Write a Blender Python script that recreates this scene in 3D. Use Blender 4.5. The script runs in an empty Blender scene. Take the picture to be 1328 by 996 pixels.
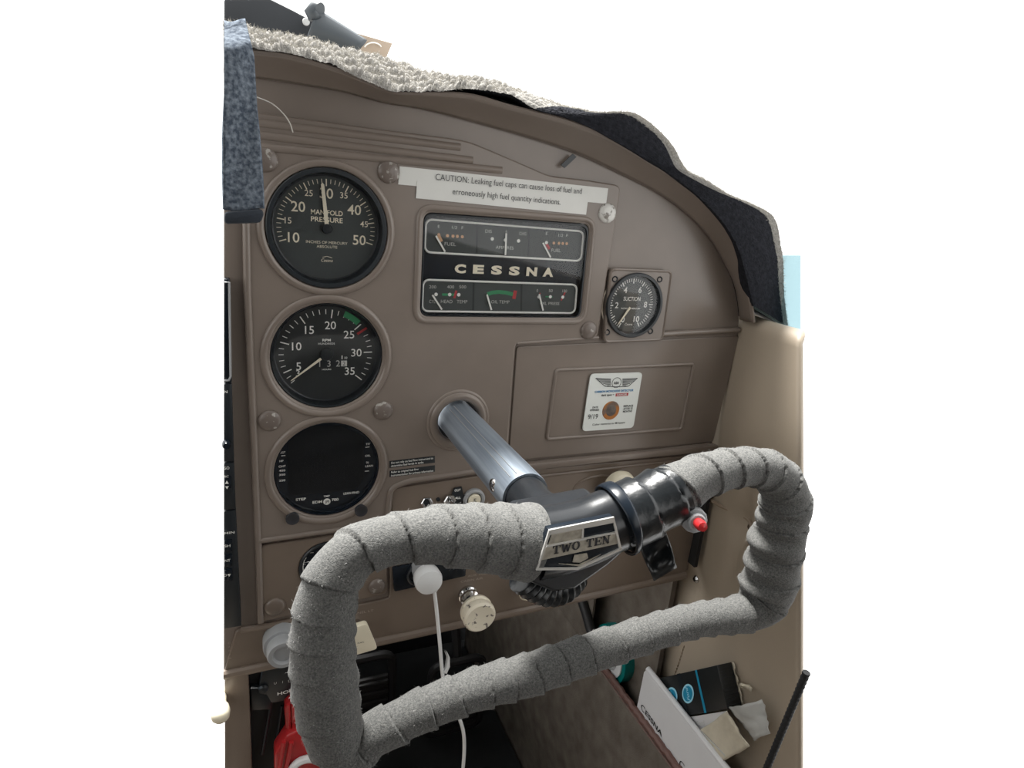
import bpy, math, random
from mathutils import Vector, Matrix
random.seed(7)
PI = math.pi
scene = bpy.context.scene
C = scene.collection

# ------------------------------------------------------------------ camera
FPX = 799.08
CAM = Vector((-.0527, -.4516, .1199))
RT = Vector((.9201, -.3826, .0839)).normalized()
FW = Vector((.3902, .8761, -.2832)).normalized()
UP = RT.cross(FW).normalized(); RT = FW.cross(UP).normalized()
cd = bpy.data.cameras.new('camera'); cam = bpy.data.objects.new('camera', cd); C.objects.link(cam)
cam.matrix_world = Matrix(((RT.x, UP.x, -FW.x, CAM.x), (RT.y, UP.y, -FW.y, CAM.y), (RT.z, UP.z, -FW.z, CAM.z), (0, 0, 0, 1)))
cd.sensor_width = 36; cd.lens = FPX/1328*36; cd.clip_start = .01; cd.clip_end = 200
scene.camera = cam
# ------------------------------------------------------------------ overcast sky
w = bpy.data.worlds.new('sky'); scene.world = w; w.use_nodes = True
bg = w.node_tree.nodes['Background']; bg.inputs[0].default_value = (1, 1, .985, 1); bg.inputs[1].default_value = 2.15
sl = bpy.data.lights.new('veiled_sun', 'SUN'); sl.energy = 14.0; sl.angle = math.radians(18); sl.color = (1, .98, .94)
so = bpy.data.objects.new('veiled_sun', sl); C.objects.link(so)
so.rotation_euler = Vector((.10, -.46, -1)).to_track_quat('-Z', 'Y').to_euler()
vs = scene.view_settings
scene.display_settings.display_device = 'sRGB'
vs.view_transform = 'Standard'; vs.look = 'None'; vs.exposure = 0.0; vs.gamma = 1; vs.use_curve_mapping = False

# ------------------------------------------------------------------ helpers
def ray(px, py): return (FW + RT*((px-664)/FPX) - UP*((py-498)/FPX))
def P(px, py, Y=0.0):
    d = ray(px, py); return CAM + d*((Y-CAM.y)/d.y)
def PX(px, py, X):
    d = ray(px, py); return CAM + d*((X-CAM.x)/d.x)
def XZ(px, py, Y=0.0):
    q = P(px, py, Y); return (q.x, q.z)

def srgb(c):
    return tuple((v/255/12.92 if v/255 <= .04045 else ((v/255+.055)/1.055)**2.4) for v in c) + (1,)
MATS = {}
def mat(name, col, rough=.5, metal=0, var=0., vscale=40, bump=0., bscale=300, col2=None, spec=.5, coat=0., sheen=0., thr=None, stretch=None):
    m = bpy.data.materials.new(name); m.use_nodes = True; nt = m.node_tree; N = nt.nodes; L = nt.links
    b = N['Principled BSDF']
    b.inputs['Base Color'].default_value = col; b.inputs['Roughness'].default_value = rough; b.inputs['Metallic'].default_value = metal
    b.inputs['Specular IOR Level'].default_value = spec; b.inputs['Coat Weight'].default_value = coat
    b.inputs['Sheen Weight'].default_value = sheen
    tc = N.new('ShaderNodeTexCoord'); src = tc.outputs['Object']
    if stretch:
        mp = N.new('ShaderNodeMapping'); mp.inputs['Scale'].default_value = stretch; L.new(src, mp.inputs[0]); src = mp.outputs[0]
    if var or col2:
        n = N.new('ShaderNodeTexNoise'); n.inputs['Scale'].default_value = vscale; n.inputs['Detail'].default_value = 5; L.new(src, n.inputs['Vector'])
        r = N.new('ShaderNodeValToRGB'); L.new(n.outputs['Fac'], r.inputs[0])
        e = r.color_ramp.elements
        c2 = col2 or tuple(min(1, c*(1+var)) for c in col[:3])+(1,); c1 = col if col2 else tuple(c*(1-var) for c in col[:3])+(1,)
        e[0].color = c1; e[1].color = c2
        e[0].position, e[1].position = thr or (.3, .7)
        L.new(r.outputs[0], b.inputs['Base Color'])
    if bump:
        n2 = N.new('ShaderNodeTexNoise'); n2.inputs['Scale'].default_value = bscale; n2.inputs['Detail'].default_value = 3; L.new(src, n2.inputs['Vector'])
        bp = N.new('ShaderNodeBump'); bp.inputs['Strength'].default_value = bump; bp.inputs['Distance'].default_value = .001
        L.new(n2.outputs['Fac'], bp.inputs['Height']); L.new(bp.outputs[0], b.inputs['Normal'])
    MATS[name] = m; return m
def glassmat(name, tint=(1, 1, 1, 1), refl=1.0):
    m = bpy.data.materials.new(name); m.use_nodes = True; nt = m.node_tree; N = nt.nodes; L = nt.links
    N.remove(N['Principled BSDF']); o = N['Material Output']
    t = N.new('ShaderNodeBsdfTransparent'); t.inputs[0].default_value = tint
    g = N.new('ShaderNodeBsdfGlossy'); g.inputs['Roughness'].default_value = .03
    f = N.new('ShaderNodeFresnel'); f.inputs[0].default_value = 1.45
    mu = N.new('ShaderNodeMath'); mu.operation = 'MULTIPLY'; mu.inputs[1].default_value = refl; L.new(f.outputs[0], mu.inputs[0])
    x = N.new('ShaderNodeMixShader'); L.new(mu.outputs[0], x.inputs[0]); L.new(t.outputs[0], x.inputs[1]); L.new(g.outputs[0], x.inputs[2])
    L.new(x.outputs[0], o.inputs['Surface']); MATS[name] = m; return m

M_PAINT = mat('taupe_paint_sky_tint', (.200, .165, .140, 1), .28, var=.06, vscale=25, bump=.04, bscale=900)  # taupe greyed to hold the blue sky reflected in the upper panel
M_PAINTL = mat('taupe_paint_less_sky', (.175, .137, .108, 1), .36, var=.06, vscale=25, bump=.04, bscale=900)  # same taupe, browner and darker, without the sky reflection in its colour
M_CAP = mat('worn_cap_paint', (.150, .122, .105, 1), .32, col2=(.34, .32, .29, 1), vscale=230, thr=(.58, .63), bump=.3, bscale=250)
M_CAPW = mat('bare_cap_metal', (.62, .61, .58, 1), .3, col2=(.22, .20, .18, 1), vscale=210, thr=(.54, .60), bump=.3, bscale=250)
M_CAPP = mat('clean_cap_paint', (.150, .118, .095, 1), .3, var=.05)
M_BLACK = mat('black_bezel', (.012, .016, .020, 1), .38, var=.1)
M_GLOSS = mat('black_gloss_plastic', (.008, .012, .018, 1), .25, var=.1, spec=.3)
M_FACE = mat('hazed_slate_dial', (.052, .060, .060, 1), .6, var=.08, vscale=15)  # slate grey lightened to hold the reflection haze of the glass
M_FACET = mat('tach_dial', (.018, .021, .022, 1), .5, var=.1, vscale=15)
M_WHITE = mat('white_print', (.86, .86, .82, 1), .6, var=.02)
M_CREAM = mat('cream_print', (.86, .79, .63, 1), .6, var=.02)
M_DIM = mat('dim_print', (.52, .52, .49, 1), .6, var=.02)
M_ORANGE = mat('amber_print', (.62, .36, .20, 1), .6, var=.02)
M_GREEN = mat('green_print', (.04, .26, .11, 1), .6, var=.02)
M_RED = mat('red_print', (.45, .045, .05, 1), .6, var=.02)
M_BLUE = mat('blue_print', (.04, .20, .42, 1), .6, var=.02)
M_SCREEN = mat('lcd_glass', (.008, .009, .011, 1), .5, var=.1, spec=.15)
M_GLASS = glassmat('dial_glass', refl=.45)
M_TAPEW = mat('paper_label', (.66, .66, .63, 1), .5, var=.04, vscale=30)
M_CARD = mat('white_card', (.72, .75, .72, 1), .35, var=.02)
M_INK = mat('black_ink', (.02, .02, .025, 1), .6, var=.02)
M_ALU = mat('streaked_aluminium', (.15, .18, .22, 1), .44, .5, col2=(.40, .46, .53, 1), vscale=60, thr=(.3, .75), bump=.12, bscale=200, stretch=(3, .12, 3))
M_CHROME = mat('chrome', (.6, .6, .6, 1), .15, 1., var=.05)
M_FELT = mat('grey_felt_tape', (.072, .074, .074, 1), .95, col2=(.185, .184, .176, 1), vscale=1000, thr=(.3, .74), bump=.5, bscale=1800, spec=.1, sheen=.1)
M_BTAPE = mat('black_vinyl_tape', (.010, .012, .014, 1), .28, bump=.5, bscale=120, var=.2)
M_BMETAL = mat('black_enamel', (.016, .018, .021, 1), .24, bump=.15, bscale=90, var=.2)
M_SILV = mat('worn_silver', (.40, .37, .31, 1), .4, .3, var=.25, vscale=260)
M_SILVB = mat('bright_silver', (.80, .79, .76, 1), .25, .5, var=.04)
M_CARPET = mat('grey_carpet', (.18, .172, .16, 1), .95, col2=(.33, .32, .30, 1), vscale=500, thr=(.3, .7), bump=.5, bscale=1100, spec=.1)
M_CARPETD = mat('shaded_carpet', (.020, .021, .026, 1), .95, bump=.6, bscale=700, var=.3, vscale=300, spec=.1)  # dark copy of the carpet holding the shade of front and underside
M_FUZZ = mat('carpet_fibre', (.46, .44, .40, 1), .9, var=.1)
M_FUZZD = mat('felt_fibre', (.30, .30, .29, 1), .9, var=.1)
M_DENIM = mat('blue_grey_felt', (.060, .075, .100, 1), .95, col2=(.21, .245, .29, 1), vscale=420, thr=(.36, .70), bump=.7, bscale=500, spec=.1)
M_NAVY = mat('dark_navy_hem', (.020, .026, .036, 1), .9, bump=.4, bscale=500, var=.2)
M_LEATHER = mat('beige_vinyl', (.37, .31, .24, 1), .48, var=.05, vscale=12, bump=.10, bscale=700)
M_LEATHERD = mat('tan_vinyl', (.26, .20, .145, 1), .5, var=.05, vscale=12, bump=.10, bscale=700)
M_RUG = mat('brown_carpet', (.115, .098, .082, 1), .95, col2=(.175, .152, .128, 1), vscale=45, thr=(.3, .7), bump=.5, bscale=900, spec=.1)
M_PIPING = mat('maroon_piping', (.145, .075, .062, 1), .6, var=.1, vscale=120)
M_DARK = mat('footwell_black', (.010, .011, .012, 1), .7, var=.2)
M_PEDAL = mat('pedal_rubber', (.016, .016, .017, 1), .55, var=.2)
M_IVORY = mat('ivory_plastic', (.74, .68, .53, 1), .35, var=.05, vscale=50)
M_IVORYW = mat('chipped_ivory', (.74, .68, .55, 1), .35, col2=(.16, .14, .12, 1), vscale=190, thr=(.62, .65))
M_GREYP = mat('grey_plastic', (.30, .31, .32, 1), .45, var=.05)
M_WPLAS = mat('white_plastic', (.70, .71, .71, 1), .3, var=.02)
M_REDP = mat('red_plastic', (.42, .022, .025, 1), .3, var=.08)
M_TEAL = mat('teal_tape', (.0, .17, .16, 1), .3, var=.05)
M_PAPER = mat('white_paper', (.66, .66, .67, 1), .6, var=.02)
M_KRAFT = mat('torn_carton', (.52, .47, .37, 1), .8, var=.08, vscale=80, bump=.2, bscale=200)
M_CARTONG = mat('carton_inside', (.42, .42, .40, 1), .6, var=.08, vscale=60)
M_BOXB = mat('black_carton', (.014, .016, .017, 1), .35, var=.1)
M_CYAN = mat('cyan_print', (.01, .25, .42, 1), .5, var=.02)
M_CYANL = mat('pale_cyan_print', (.35, .70, .85, 1), .5, var=.02)
M_ROPE = mat('black_cord', (.008, .009, .011, 1), .7, bump=.5, bscale=900, var=.3)
M_SHADE = mat('dark_slate_fabric', (.026, .030, .036, 1), .6, var=.12, vscale=30)
M_SHADEL = mat('slate_blue_fabric', (.060, .072, .084, 1), .5, var=.15, vscale=20)
M_TAG = mat('beige_tag', (.46, .37, .29, 1), .5, var=.05)
M_PANE = glassmat('window_outdoor_tint', (.55, .66, .69, 1), .3)  # blue tint stands in for the outdoor view beyond the pane
M_SEAT = mat('dark_seat_fabric', (.045, .042, .040, 1), .9, var=.1, bump=.2, bscale=600)
M_HEAD = mat('headliner', (.16, .15, .13, 1), .9, var=.05)

class MB:
    def __init__(s): s.v = []; s.f = []
    def add(s, vs, fs):
        o = len(s.v); s.v += [tuple(a) for a in vs]; s.f += [tuple(i+o for i in q) for q in fs]; return s
    def box(s, a, b):
        x0, y0, z0 = a; x1, y1, z1 = b
        return s.add([(x0,y0,z0),(x1,y0,z0),(x1,y1,z0),(x0,y1,z0),(x0,y0,z1),(x1,y0,z1),(x1,y1,z1),(x0,y1,z1)],
                     [(0,3,2,1),(4,5,6,7),(0,1,5,4),(1,2,6,5),(2,3,7,6),(3,0,4,7)])
    def grid(s, rows, cu=False, cv=False):
        n = len(rows); m = len(rows[0]); vs = [p for r in rows for p in r]; fs = []
        for i in range(n if cu else n-1):
            for j in range(m if cv else m-1):
                i2 = (i+1) % n; j2 = (j+1) % m
                fs.append((i*m+j, i*m+j2, i2*m+j2, i2*m+j))
        return s.add(vs, fs)
    def tube(s, pts, r, n=8, closed=False, caps=True):
        pts = [Vector(p) for p in pts]; k = len(pts)
        rr = r if isinstance(r, (list, tuple)) else [r]*k
        fr = frames(pts, closed); rows = []
        for i, p in enumerate(pts):
            t, a, b = fr[i]
            rows.append([p + a*(rr[i]*math.cos(2*PI*j/n)) + b*(rr[i]*math.sin(2*PI*j/n)) for j in range(n)])
        o = len(s.v); s.grid(rows, closed, True)
        if caps and not closed:
            s.f.append(tuple(o+j for j in range(n))[::-1]); s.f.append(tuple(o+(k-1)*n+j for j in range(n)))
        return s
    def lathe(s, c, prof, n=40, axis=None):
        # profile of (radius, distance towards the cabin); axis default is out of the panel (-Y)
        ax = (axis or Vector((0, -1, 0))).normalized()
        u = Vector((0, 0, 1)).cross(ax)
        if u.length < 1e-3: u = Vector((1, 0, 0))
        u.normalize(); v = ax.cross(u); c = Vector(c)
        rows = [[c + ax*h + u*(r*math.cos(2*PI*j/n)) + v*(r*math.sin(2*PI*j/n)) for j in range(n)] for r, h in prof]
        return s.grid(rows, False, True)
    def prism(s, loop, d, front_only=False):
        # loop of 3-D points, d offset vector to the back
        k = len(loop); d = Vector(d); a = [Vector(p) for p in loop]
        vs = a + [p+d for p in a]
        fs = [tuple(range(k)), tuple(range(2*k-1, k-1, -1))]
        for i in range(k): fs.append((i, i+k, (i+1) % k+k, (i+1) % k))
        return s.add(vs, fs)
    def build(s, name, m, parent=None, smooth=35, bevel=0, bseg=2):
        me = bpy.data.meshes.new(name); me.from_pydata(s.v, [], s.f); me.validate(); me.update()
        o = bpy.data.objects.new(name, me); C.objects.link(o); me.materials.append(m)
        import bmesh
        bm = bmesh.new(); bm.from_mesh(me); bmesh.ops.recalc_face_normals(bm, faces=bm.faces)
        if bevel:
            ed = [e for e in bm.edges if len(e.link_faces) == 2 and e.calc_face_angle(0) > .5]
            bmesh.ops.bevel(bm, geom=ed, offset=bevel, segments=bseg, affect='EDGES', profile=.5)
        bm.to_mesh(me); bm.free()
        if smooth:
            me.shade_smooth(); me.set_sharp_from_angle(angle=math.radians(smooth))
        if parent: o.parent = parent
        return o
def frames(pts, closed=False):
    k = len(pts); out = []; a = None
    for i in range(k):
        t = (pts[(i+1) % k]-pts[i-1]) if closed else (pts[min(i+1, k-1)]-pts[max(i-1, 0)])
        t.normalize()
        if a is None:
            a = Vector((0, -1, 0)) - t*Vector((0, -1, 0)).dot(t)
            if a.length < .2: a = Vector((0, 0, 1)) - t*t.z
        else: a = a - t*a.dot(t)
        a.normalize(); out.append((t, a.copy(), t.cross(a)))
    return out
def crom(pts, n=10, closed=False):
    pts = [Vector(p) for p in pts]; k = len(pts); out = []
    for i in range(k if closed else k-1):
        if closed: p0, p1, p2, p3 = pts[i-1], pts[i], pts[(i+1) % k], pts[(i+2) % k]
        else: p0, p1, p2, p3 = pts[max(i-1, 0)], pts[i], pts[i+1], pts[min(i+2, k-1)]
        for j in range(n):
            t = j/n
            out.append(.5*((2*p1)+(p2-p0)*t+(2*p0-5*p1+4*p2-p3)*t*t+(3*p1-p0-3*p2+p3)*t**3))
    if not closed: out.append(pts[-1])
    return out
def resample(pts, n):
    pts = [Vector(p) for p in pts]; L = [0]
    for a, b in zip(pts, pts[1:]): L.append(L[-1]+(b-a).length)
    out = []; j = 0
    for i in range(n):
        d = L[-1]*i/(n-1)
        while j < len(L)-2 and L[j+1] < d: j += 1
        t = (d-L[j])/max(1e-9, L[j+1]-L[j]); out.append(pts[j].lerp(pts[j+1], min(1, t)))
    return out
def rounded(poly, r, n=6):
    k = len(poly); out = []
    for i in range(k):
        p = Vector(poly[i]); a = Vector(poly[i-1]); b = Vector(poly[(i+1) % k])
        ri = r[i] if isinstance(r, (list, tuple)) else r
        if ri <= 0: out.append(tuple(p)); continue
        ri = min(ri, .45*(a-p).length, .45*(b-p).length)
        s0 = p+(a-p).normalized()*ri; s1 = p+(b-p).normalized()*ri
        for j in range(n+1):
            t = j/n; out.append(tuple(s0*(1-t)**2+p*(2*t*(1-t))+s1*t*t))
    return out
def circ(c, r, n=48): return [(c[0]+r*math.cos(2*PI*i/n), c[1]+r*math.sin(2*PI*i/n)) for i in range(n)]
TM = Matrix(((1, 0, 0, 0), (0, 0, -1, 0), (0, 1, 0, 0), (0, 0, 0, 1)))
def sheet(name, loops, y0, t, m, parent=None, bevel=.001, bres=2):
    """flat plate in the panel plane with holes; front surface at y0, thickness t, rounded edges"""
    cu = bpy.data.curves.new('c', 'CURVE'); cu.dimensions = '2D'; cu.fill_mode = 'BOTH'
    for lp in loops:
        sp = cu.splines.new('POLY'); sp.points.add(len(lp)-1); sp.use_cyclic_u = True
        for p, q in zip(sp.points, lp): p.co = (q[0], q[1], 0, 1)
    cu.bevel_depth = bevel; cu.bevel_resolution = bres; cu.extrude = max(1e-5, t/2-bevel); cu.offset = -bevel
    o = bpy.data.objects.new('c', cu); C.objects.link(o)
    dg = bpy.context.evaluated_depsgraph_get(); dg.update()
    me = bpy.data.meshes.new_from_object(o.evaluated_get(dg)); bpy.data.objects.remove(o); bpy.data.curves.remove(cu)
    me.transform(Matrix.Translation((0, y0+t/2, 0)) @ TM)
    me.name = name; me.materials.clear(); me.materials.append(m)
    me.shade_smooth(); me.set_sharp_from_angle(angle=math.radians(40))
    ob = bpy.data.objects.new(name, me); C.objects.link(ob)
    if parent: ob.parent = parent
    return ob
_tc = {}
def glyphs(s, off=0., shear=0.):
    k = (s, off, shear)
    if k in _tc: return _tc[k]
    cu = bpy.data.curves.new('t', 'FONT'); cu.body = s; cu.size = 1; cu.offset = off; cu.shear = shear; cu.resolution_u = 3
    o = bpy.data.objects.new('t', cu); C.objects.link(o)
    dg = bpy.context.evaluated_depsgraph_get(); dg.update()
    me = bpy.data.meshes.new_from_object(o.evaluated_get(dg)); bpy.data.objects.remove(o); bpy.data.curves.remove(cu)
    vs = [v.co.copy() for v in me.vertices]; fs = [tuple(p.vertices) for p in me.polygons]; bpy.data.meshes.remove(me)
    x0 = min(v.x for v in vs); x1 = max(v.x for v in vs)
    _tc[k] = (vs, fs, (x0+x1)/2, x1-x0); return _tc[k]
CAPH = .69
def text(mb, s, o, h, width=None, u=(1, 0, 0), v=(0, 0, 1), off=.0, shear=0., align='C'):
    """letters of cap height h centred on o, in the plane of u (reading) and v (up)"""
    vs, fs, cx, wd = glyphs(s, off, shear); k = h/CAPH; kx = (width/wd) if width else k
    u = Vector(u).normalized(); v = Vector(v).normalized(); o = Vector(o); sh = 0 if align == 'C' else wd/2
    mb.add([o + u*((q.x-cx+sh)*kx) + v*((q.y-CAPH/2)*k) for q in vs], fs)
def tpx(mb, s, px, py, hpx, Y, wpx=None, rot=None, off=.0, shear=0., v=None):
    """letters on the plane y=Y; heights and widths given at the scale they have there"""
    p = P(px, py, Y); sc = (p-CAM).dot(FW)/FPX
    a = rot or 0.; u = Vector((math.cos(a), 0, math.sin(a))); vv = v or Vector((-math.sin(a), 0, math.cos(a)))
    fh = (ray(px, py)).normalized(); kx = 1/max(.3, math.sqrt(1-(u.dot(FW))**2)); kz = 1/max(.3, math.sqrt(1-(vv.dot(FW))**2))
    text(mb, s, p, hpx*sc*kz, None if wpx is None else wpx*sc*kx, u, vv, off, shear)
def quadbar(mb, a, b, w, y):
    """flat stroke from a to b (x,z) of width w on the plane y"""
    a = Vector(a); b = Vector(b); d = (b-a).normalized(); n = Vector((-d.y, d.x))*(w/2)
    mb.add([(q.x, y, q.y) for q in (a-n, b-n, b+n, a+n)], [(0, 1, 2, 3)])
def disc(mb, c, r, y, n=16): mb.add([(c[0]+r*math.cos(2*PI*i/n), y, c[1]+r*math.sin(2*PI*i/n)) for i in range(n)], [tuple(range(n))])
def thing(name, label, cat, loc=(0, 0, 0), group=None):
    o = bpy.data.objects.new(name, None); C.objects.link(o); o.location = (0, 0, 0); o.empty_display_size = .01
    o['label'] = label; o['category'] = cat
    if group: o['group'] = group
    return o
def tag(o, label, cat, group=None):
    o['label'] = label; o['category'] = cat
    if group: o['group'] = group
    return o
def struct(o, label=None):
    o['kind'] = 'structure'
    if label: o['label'] = label
    return o
def smooth01(a, b, x):
    t = max(0, min(1, (x-a)/(b-a))); return t*t*(3-2*t)

# ------------------------------------------------------------------ room shell
XL = -.092                                # where the modelled half of the cabin begins, beside the radio stack
FZ = -.80
struct(MB().box((-.060, .0, FZ-.02), (.39, .62, FZ)).build('floor', M_DARK))  # footwell shell coloured near-black to hold the shade under the panel
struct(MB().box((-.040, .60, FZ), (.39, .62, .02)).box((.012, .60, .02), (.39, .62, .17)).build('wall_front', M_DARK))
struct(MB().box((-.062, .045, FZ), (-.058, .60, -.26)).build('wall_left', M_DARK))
# rest of the cabin behind the camera, unseen, added to shade the cockpit
struct(MB().box((-.80, -1.9, .46), (.48, -.22, .48)).build('ceiling', M_HEAD))
struct(MB().box((-.82, -1.9, FZ), (-.80, .45, .0)).build('wall_left_rear', M_LEATHERD))
struct(MB().box((.48, -1.9, FZ), (.50, -.35, .0)).build('wall_right_rear', M_LEATHERD))
struct(MB().box((-.80, -1.9, FZ-.02), (.48, -.002, FZ)).box((-.80, -.002, FZ-.02), (-.062, .36, FZ)).build('floor_rear', M_RUG))
struct(MB().box((-.80, -1.92, FZ), (.48, -1.90, .52)).build('wall_rear', M_SEAT))

# two unseen front seats, added to block light from below and behind
def seat(x, label):
    t = thing('light_blocking_seat', label, 'seat')
    MB().box((x-.20, -.78, -.42), (x+.20, -.28, -.31)).build('cushion', M_SEAT, t, bevel=.03, bseg=4)
    b = MB().prism([(x-.20, -.74, -.34), (x+.20, -.74, -.34), (x+.19, -.90, .22), (x-.19, -.90, .22)], (0, -.09, -.02)).build('backrest', M_SEAT, t, bevel=.03, bseg=4)
    for sx in (-.15, .15):
        for y_ in (-.70, -.36): MB().tube([(x+sx, y_, -.42), (x+sx, y_, FZ)], .012, 10).build('leg', M_PEDAL, t)
seat(.105, 'unseen dark seat added to block light, facing the felt-wrapped yoke'); seat(-.44, 'unseen dark seat added to block light, beside the left cabin wall')

# upholstered right side wall, cut where the door begins
def wall_x(Y, z):
    x = .386
    x -= .020*math.exp(-((z+.06)/.10)**2)*smooth01(.02, -.06, Y)          # padded roll under the sill
    for (by, bz) in BUT:
        d = math.hypot(Y-by, z-bz); x += .010*math.exp(-(d/.018)**2)
    x += .006*math.exp(-((Y+.052+.10*(z+.16))/.007)**2)*smooth01(-.06, -.10, z)*smooth01(-.26, -.20, z)
    return x
bq = [PX(965, 685, .384), PX(893, 753, .384)]
BUT = [(q.y, q.z) for q in bq]
ztop = .026
def door_edge(z):
    a_, b_ = .05, -.26                      # front edge of the door frame, where this wall ends
    for _ in range(24):
        m_ = (a_+b_)/2; d = Vector((wall_x(m_, z), m_, z))-CAM
        if 664+FPX*d.dot(RT)/d.dot(FW) < 1037.5: a_ = m_
        else: b_ = m_
    return a_
rows = []
for i in range(91):
    z = ztop - (ztop-FZ)*(i/90)**1.15
    yc = PX(1038, 440, .366).y + (PX(1038, 996, .386).y-PX(1038, 440, .366).y)*smooth01(0, 1, (ztop-z)/(ztop+.345))
    yc = door_edge(z); y0 = .30
    rows.append([(wall_x(y0+(yc-y0)*j/70, z), y0+(yc-y0)*j/70, z) for j in range(71)])
# rounded sill on top
top = [[(p[0]+.016, p[1]+.012, p[2]+.008) for p in rows[0]], [(p[0]+.010, p[1]+.006, p[2]+.008) for p in rows[0]], [(p[0]+.004, p[1]+.002, p[2]+.005) for p in rows[0]]]
wr = struct(MB().grid(top+rows).build('wall_right', M_LEATHER, smooth=80))
md = wr.modifiers.new('thick', 'SOLIDIFY'); md.thickness = .004; md.offset = 1
for q, (by, bz) in zip(bq, BUT):
    x = wall_x(by, bz)
    MB().lathe((x, by, bz), [(0, .0045), (.0025, .0042), (.0042, .0025), (.0046, 0), (.0046, -.004)], 20, Vector((-1, 0, 0))).build('upholstery_button', M_CHROME, wr)
st = MB(); a = PX(886, 838, .384); b = PX(869, 890, .384)
for k in range(14):
    p = a.lerp(b, k/13); q = a.lerp(b, (k+.55)/13)
    st.tube([(wall_x(p.y, p.z)-.0006, p.y, p.z), (wall_x(q.y, q.z)-.0006, q.y, q.z)], .0007, 5)
st.build('stitching', M_LEATHERD, wr)
pp = [PX(x, y, .383) for x, y in ((905, 640), (935, 655), (962, 676), (968, 700), (975, 722), (984, 745))]
MB().tube(crom([(wall_x(p.y, p.z)-.001, p.y, p.z) for p in pp], 8), .0020, 8).build('seam_piping', M_LEATHERD, wr)
# window over the sill
tr = MB(); s0 = PX(978, 398, .40); s1 = PX(1037, 441, .40)
tr.tube([PX(972, 400, .402), PX(1005, 420, .402), PX(1036, 440, .402)], .0022, 8)
struct(tr.build('trim_1', M_GREYP))
wn = MB().prism([PX(x, y, .404) for x, y in ((972, 398), (1036.5, 440), (1036.5, 331), (990, 331))], (.002, 0, 0)).build('window_1', M_PANE); struct(wn)

# carpeted map pocket on the lower side wall
a = PX(752, 800, .358); e0 = PX(790, 865, .358); e1 = PX(885, 996, .358)
zp = (e0.z+e1.z)/2
rows = []
for i in range(30):
    t = i/29; z = zp - (zp-FZ)*t
    rows.append([(.352+.012*math.sin(PI*t)*0 - .012*math.sin(PI*min(1, t*1.2)), Y, z) for Y in [(.58-.70*j/40) for j in range(41)]])
pk = thing('map_pocket', 'brown carpeted map pocket with a maroon stitched edge low on the side wall', 'pocket')
po = MB().grid(rows).build('pocket_face', M_RUG, pk); md = po.modifiers.new('t', 'SOLIDIFY'); md.thickness = .003
MB().box((.3505, .13, zp-.004), (.3535, .58, -.262)).build('carpet_side', M_RUG, pk)
edge = [(.352+.0006*math.sin(k*1.7), .135-.255*k/90, zp+.0006*math.sin(k*.9)) for k in range(91)]
MB().tube(edge, .0042, 8).build('piping', M_PIPING, pk)
st = MB()
for k in range(0, 90):
    Y = .13-.25*k/90; st.tube([(.3468, Y, zp-.0015), (.3468, Y-.0028, zp-.0022)], .0007, 4)
st.build('stitching', M_PIPING, pk)
tag(MB().tube(crom([PX(752, 770, .345), PX(760, 795, .345), PX(768, 822, .345), PX(780, 845, .345)], 8), .0065, 12).build('drain_hose', M_PEDAL), 'black rubber hose dropping along the carpeted kick panel', 'hose')
# forward kick panel above the pocket, under the instrument panel
struct(MB().box((.372, .016, FZ), (.378, .58, -.02)).build('wall_right_kick_panel', M_RUG))
struct(MB().box((.3735, -.010, -.235), (.3775, .004, -.130)).build('trim_2', M_DARK))

# ------------------------------------------------------------------ instrument panel
panel = thing('dashboard', 'taupe painted metal dashboard with raised bezels and an arched hood', 'dashboard')
G_MP = (0, .0909); G_T = (0, 0); G_J = (0, -.0903); G_S = (.2562, .0424)
COL = (.1029, -.0555)
OUT = [(290, 62), (329, 66), (378, 72), (446, 92), (509, 117), (560, 120), (612, 124), (658, 137), (699, 147), (740, 158), (799, 182), (863, 220.5), (897, 245), (933, 279), (955, 315), (964.2, 338.7), (970, 363.4), (978, 418)]
INN = [(290, 92), (331, 97.9), (382, 105.7), (446, 116.5), (500, 130.7), (540, 137), (588.6, 148.6), (679.2, 173.9), (747.2, 196.4), (805, 223), (855.7, 249.5), (894.3, 278.4), (923.2, 309.7), (940, 338.7), (952.8, 365.4), (958.5, 390), (961, 414.2)]
inn = resample(crom([P(x, y, 0) for x, y in INN], 8), 90)
out = resample(crom([P(x, y, -.022) for x, y in OUT], 8), 90)
# base sheet outline
bl = P(290, 877, 0); br = P(885, 745, 0)
base = [(p.x, p.z) for p in inn] + [XZ(960, 432), (.3776, -.10), (.3776, -.247)] + [(bl.x, -.262)]
hole = lambda g, r: circ(g, r, 56)[::-1]
cl = [XZ(*q) for q in ((549.5, 274.8), (764, 290.3), (752.3, 411.9), (544.3, 410))]
clr = rounded(cl, .007)
sheet('panel_sheet', [base, hole(G_MP, .043), hole(G_T, .043), hole(G_J, .043), hole(COL, .0185), clr[::-1], hole(G_S, .029)], .0025, .004, M_PAINT, panel, bevel=.0008)
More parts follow.
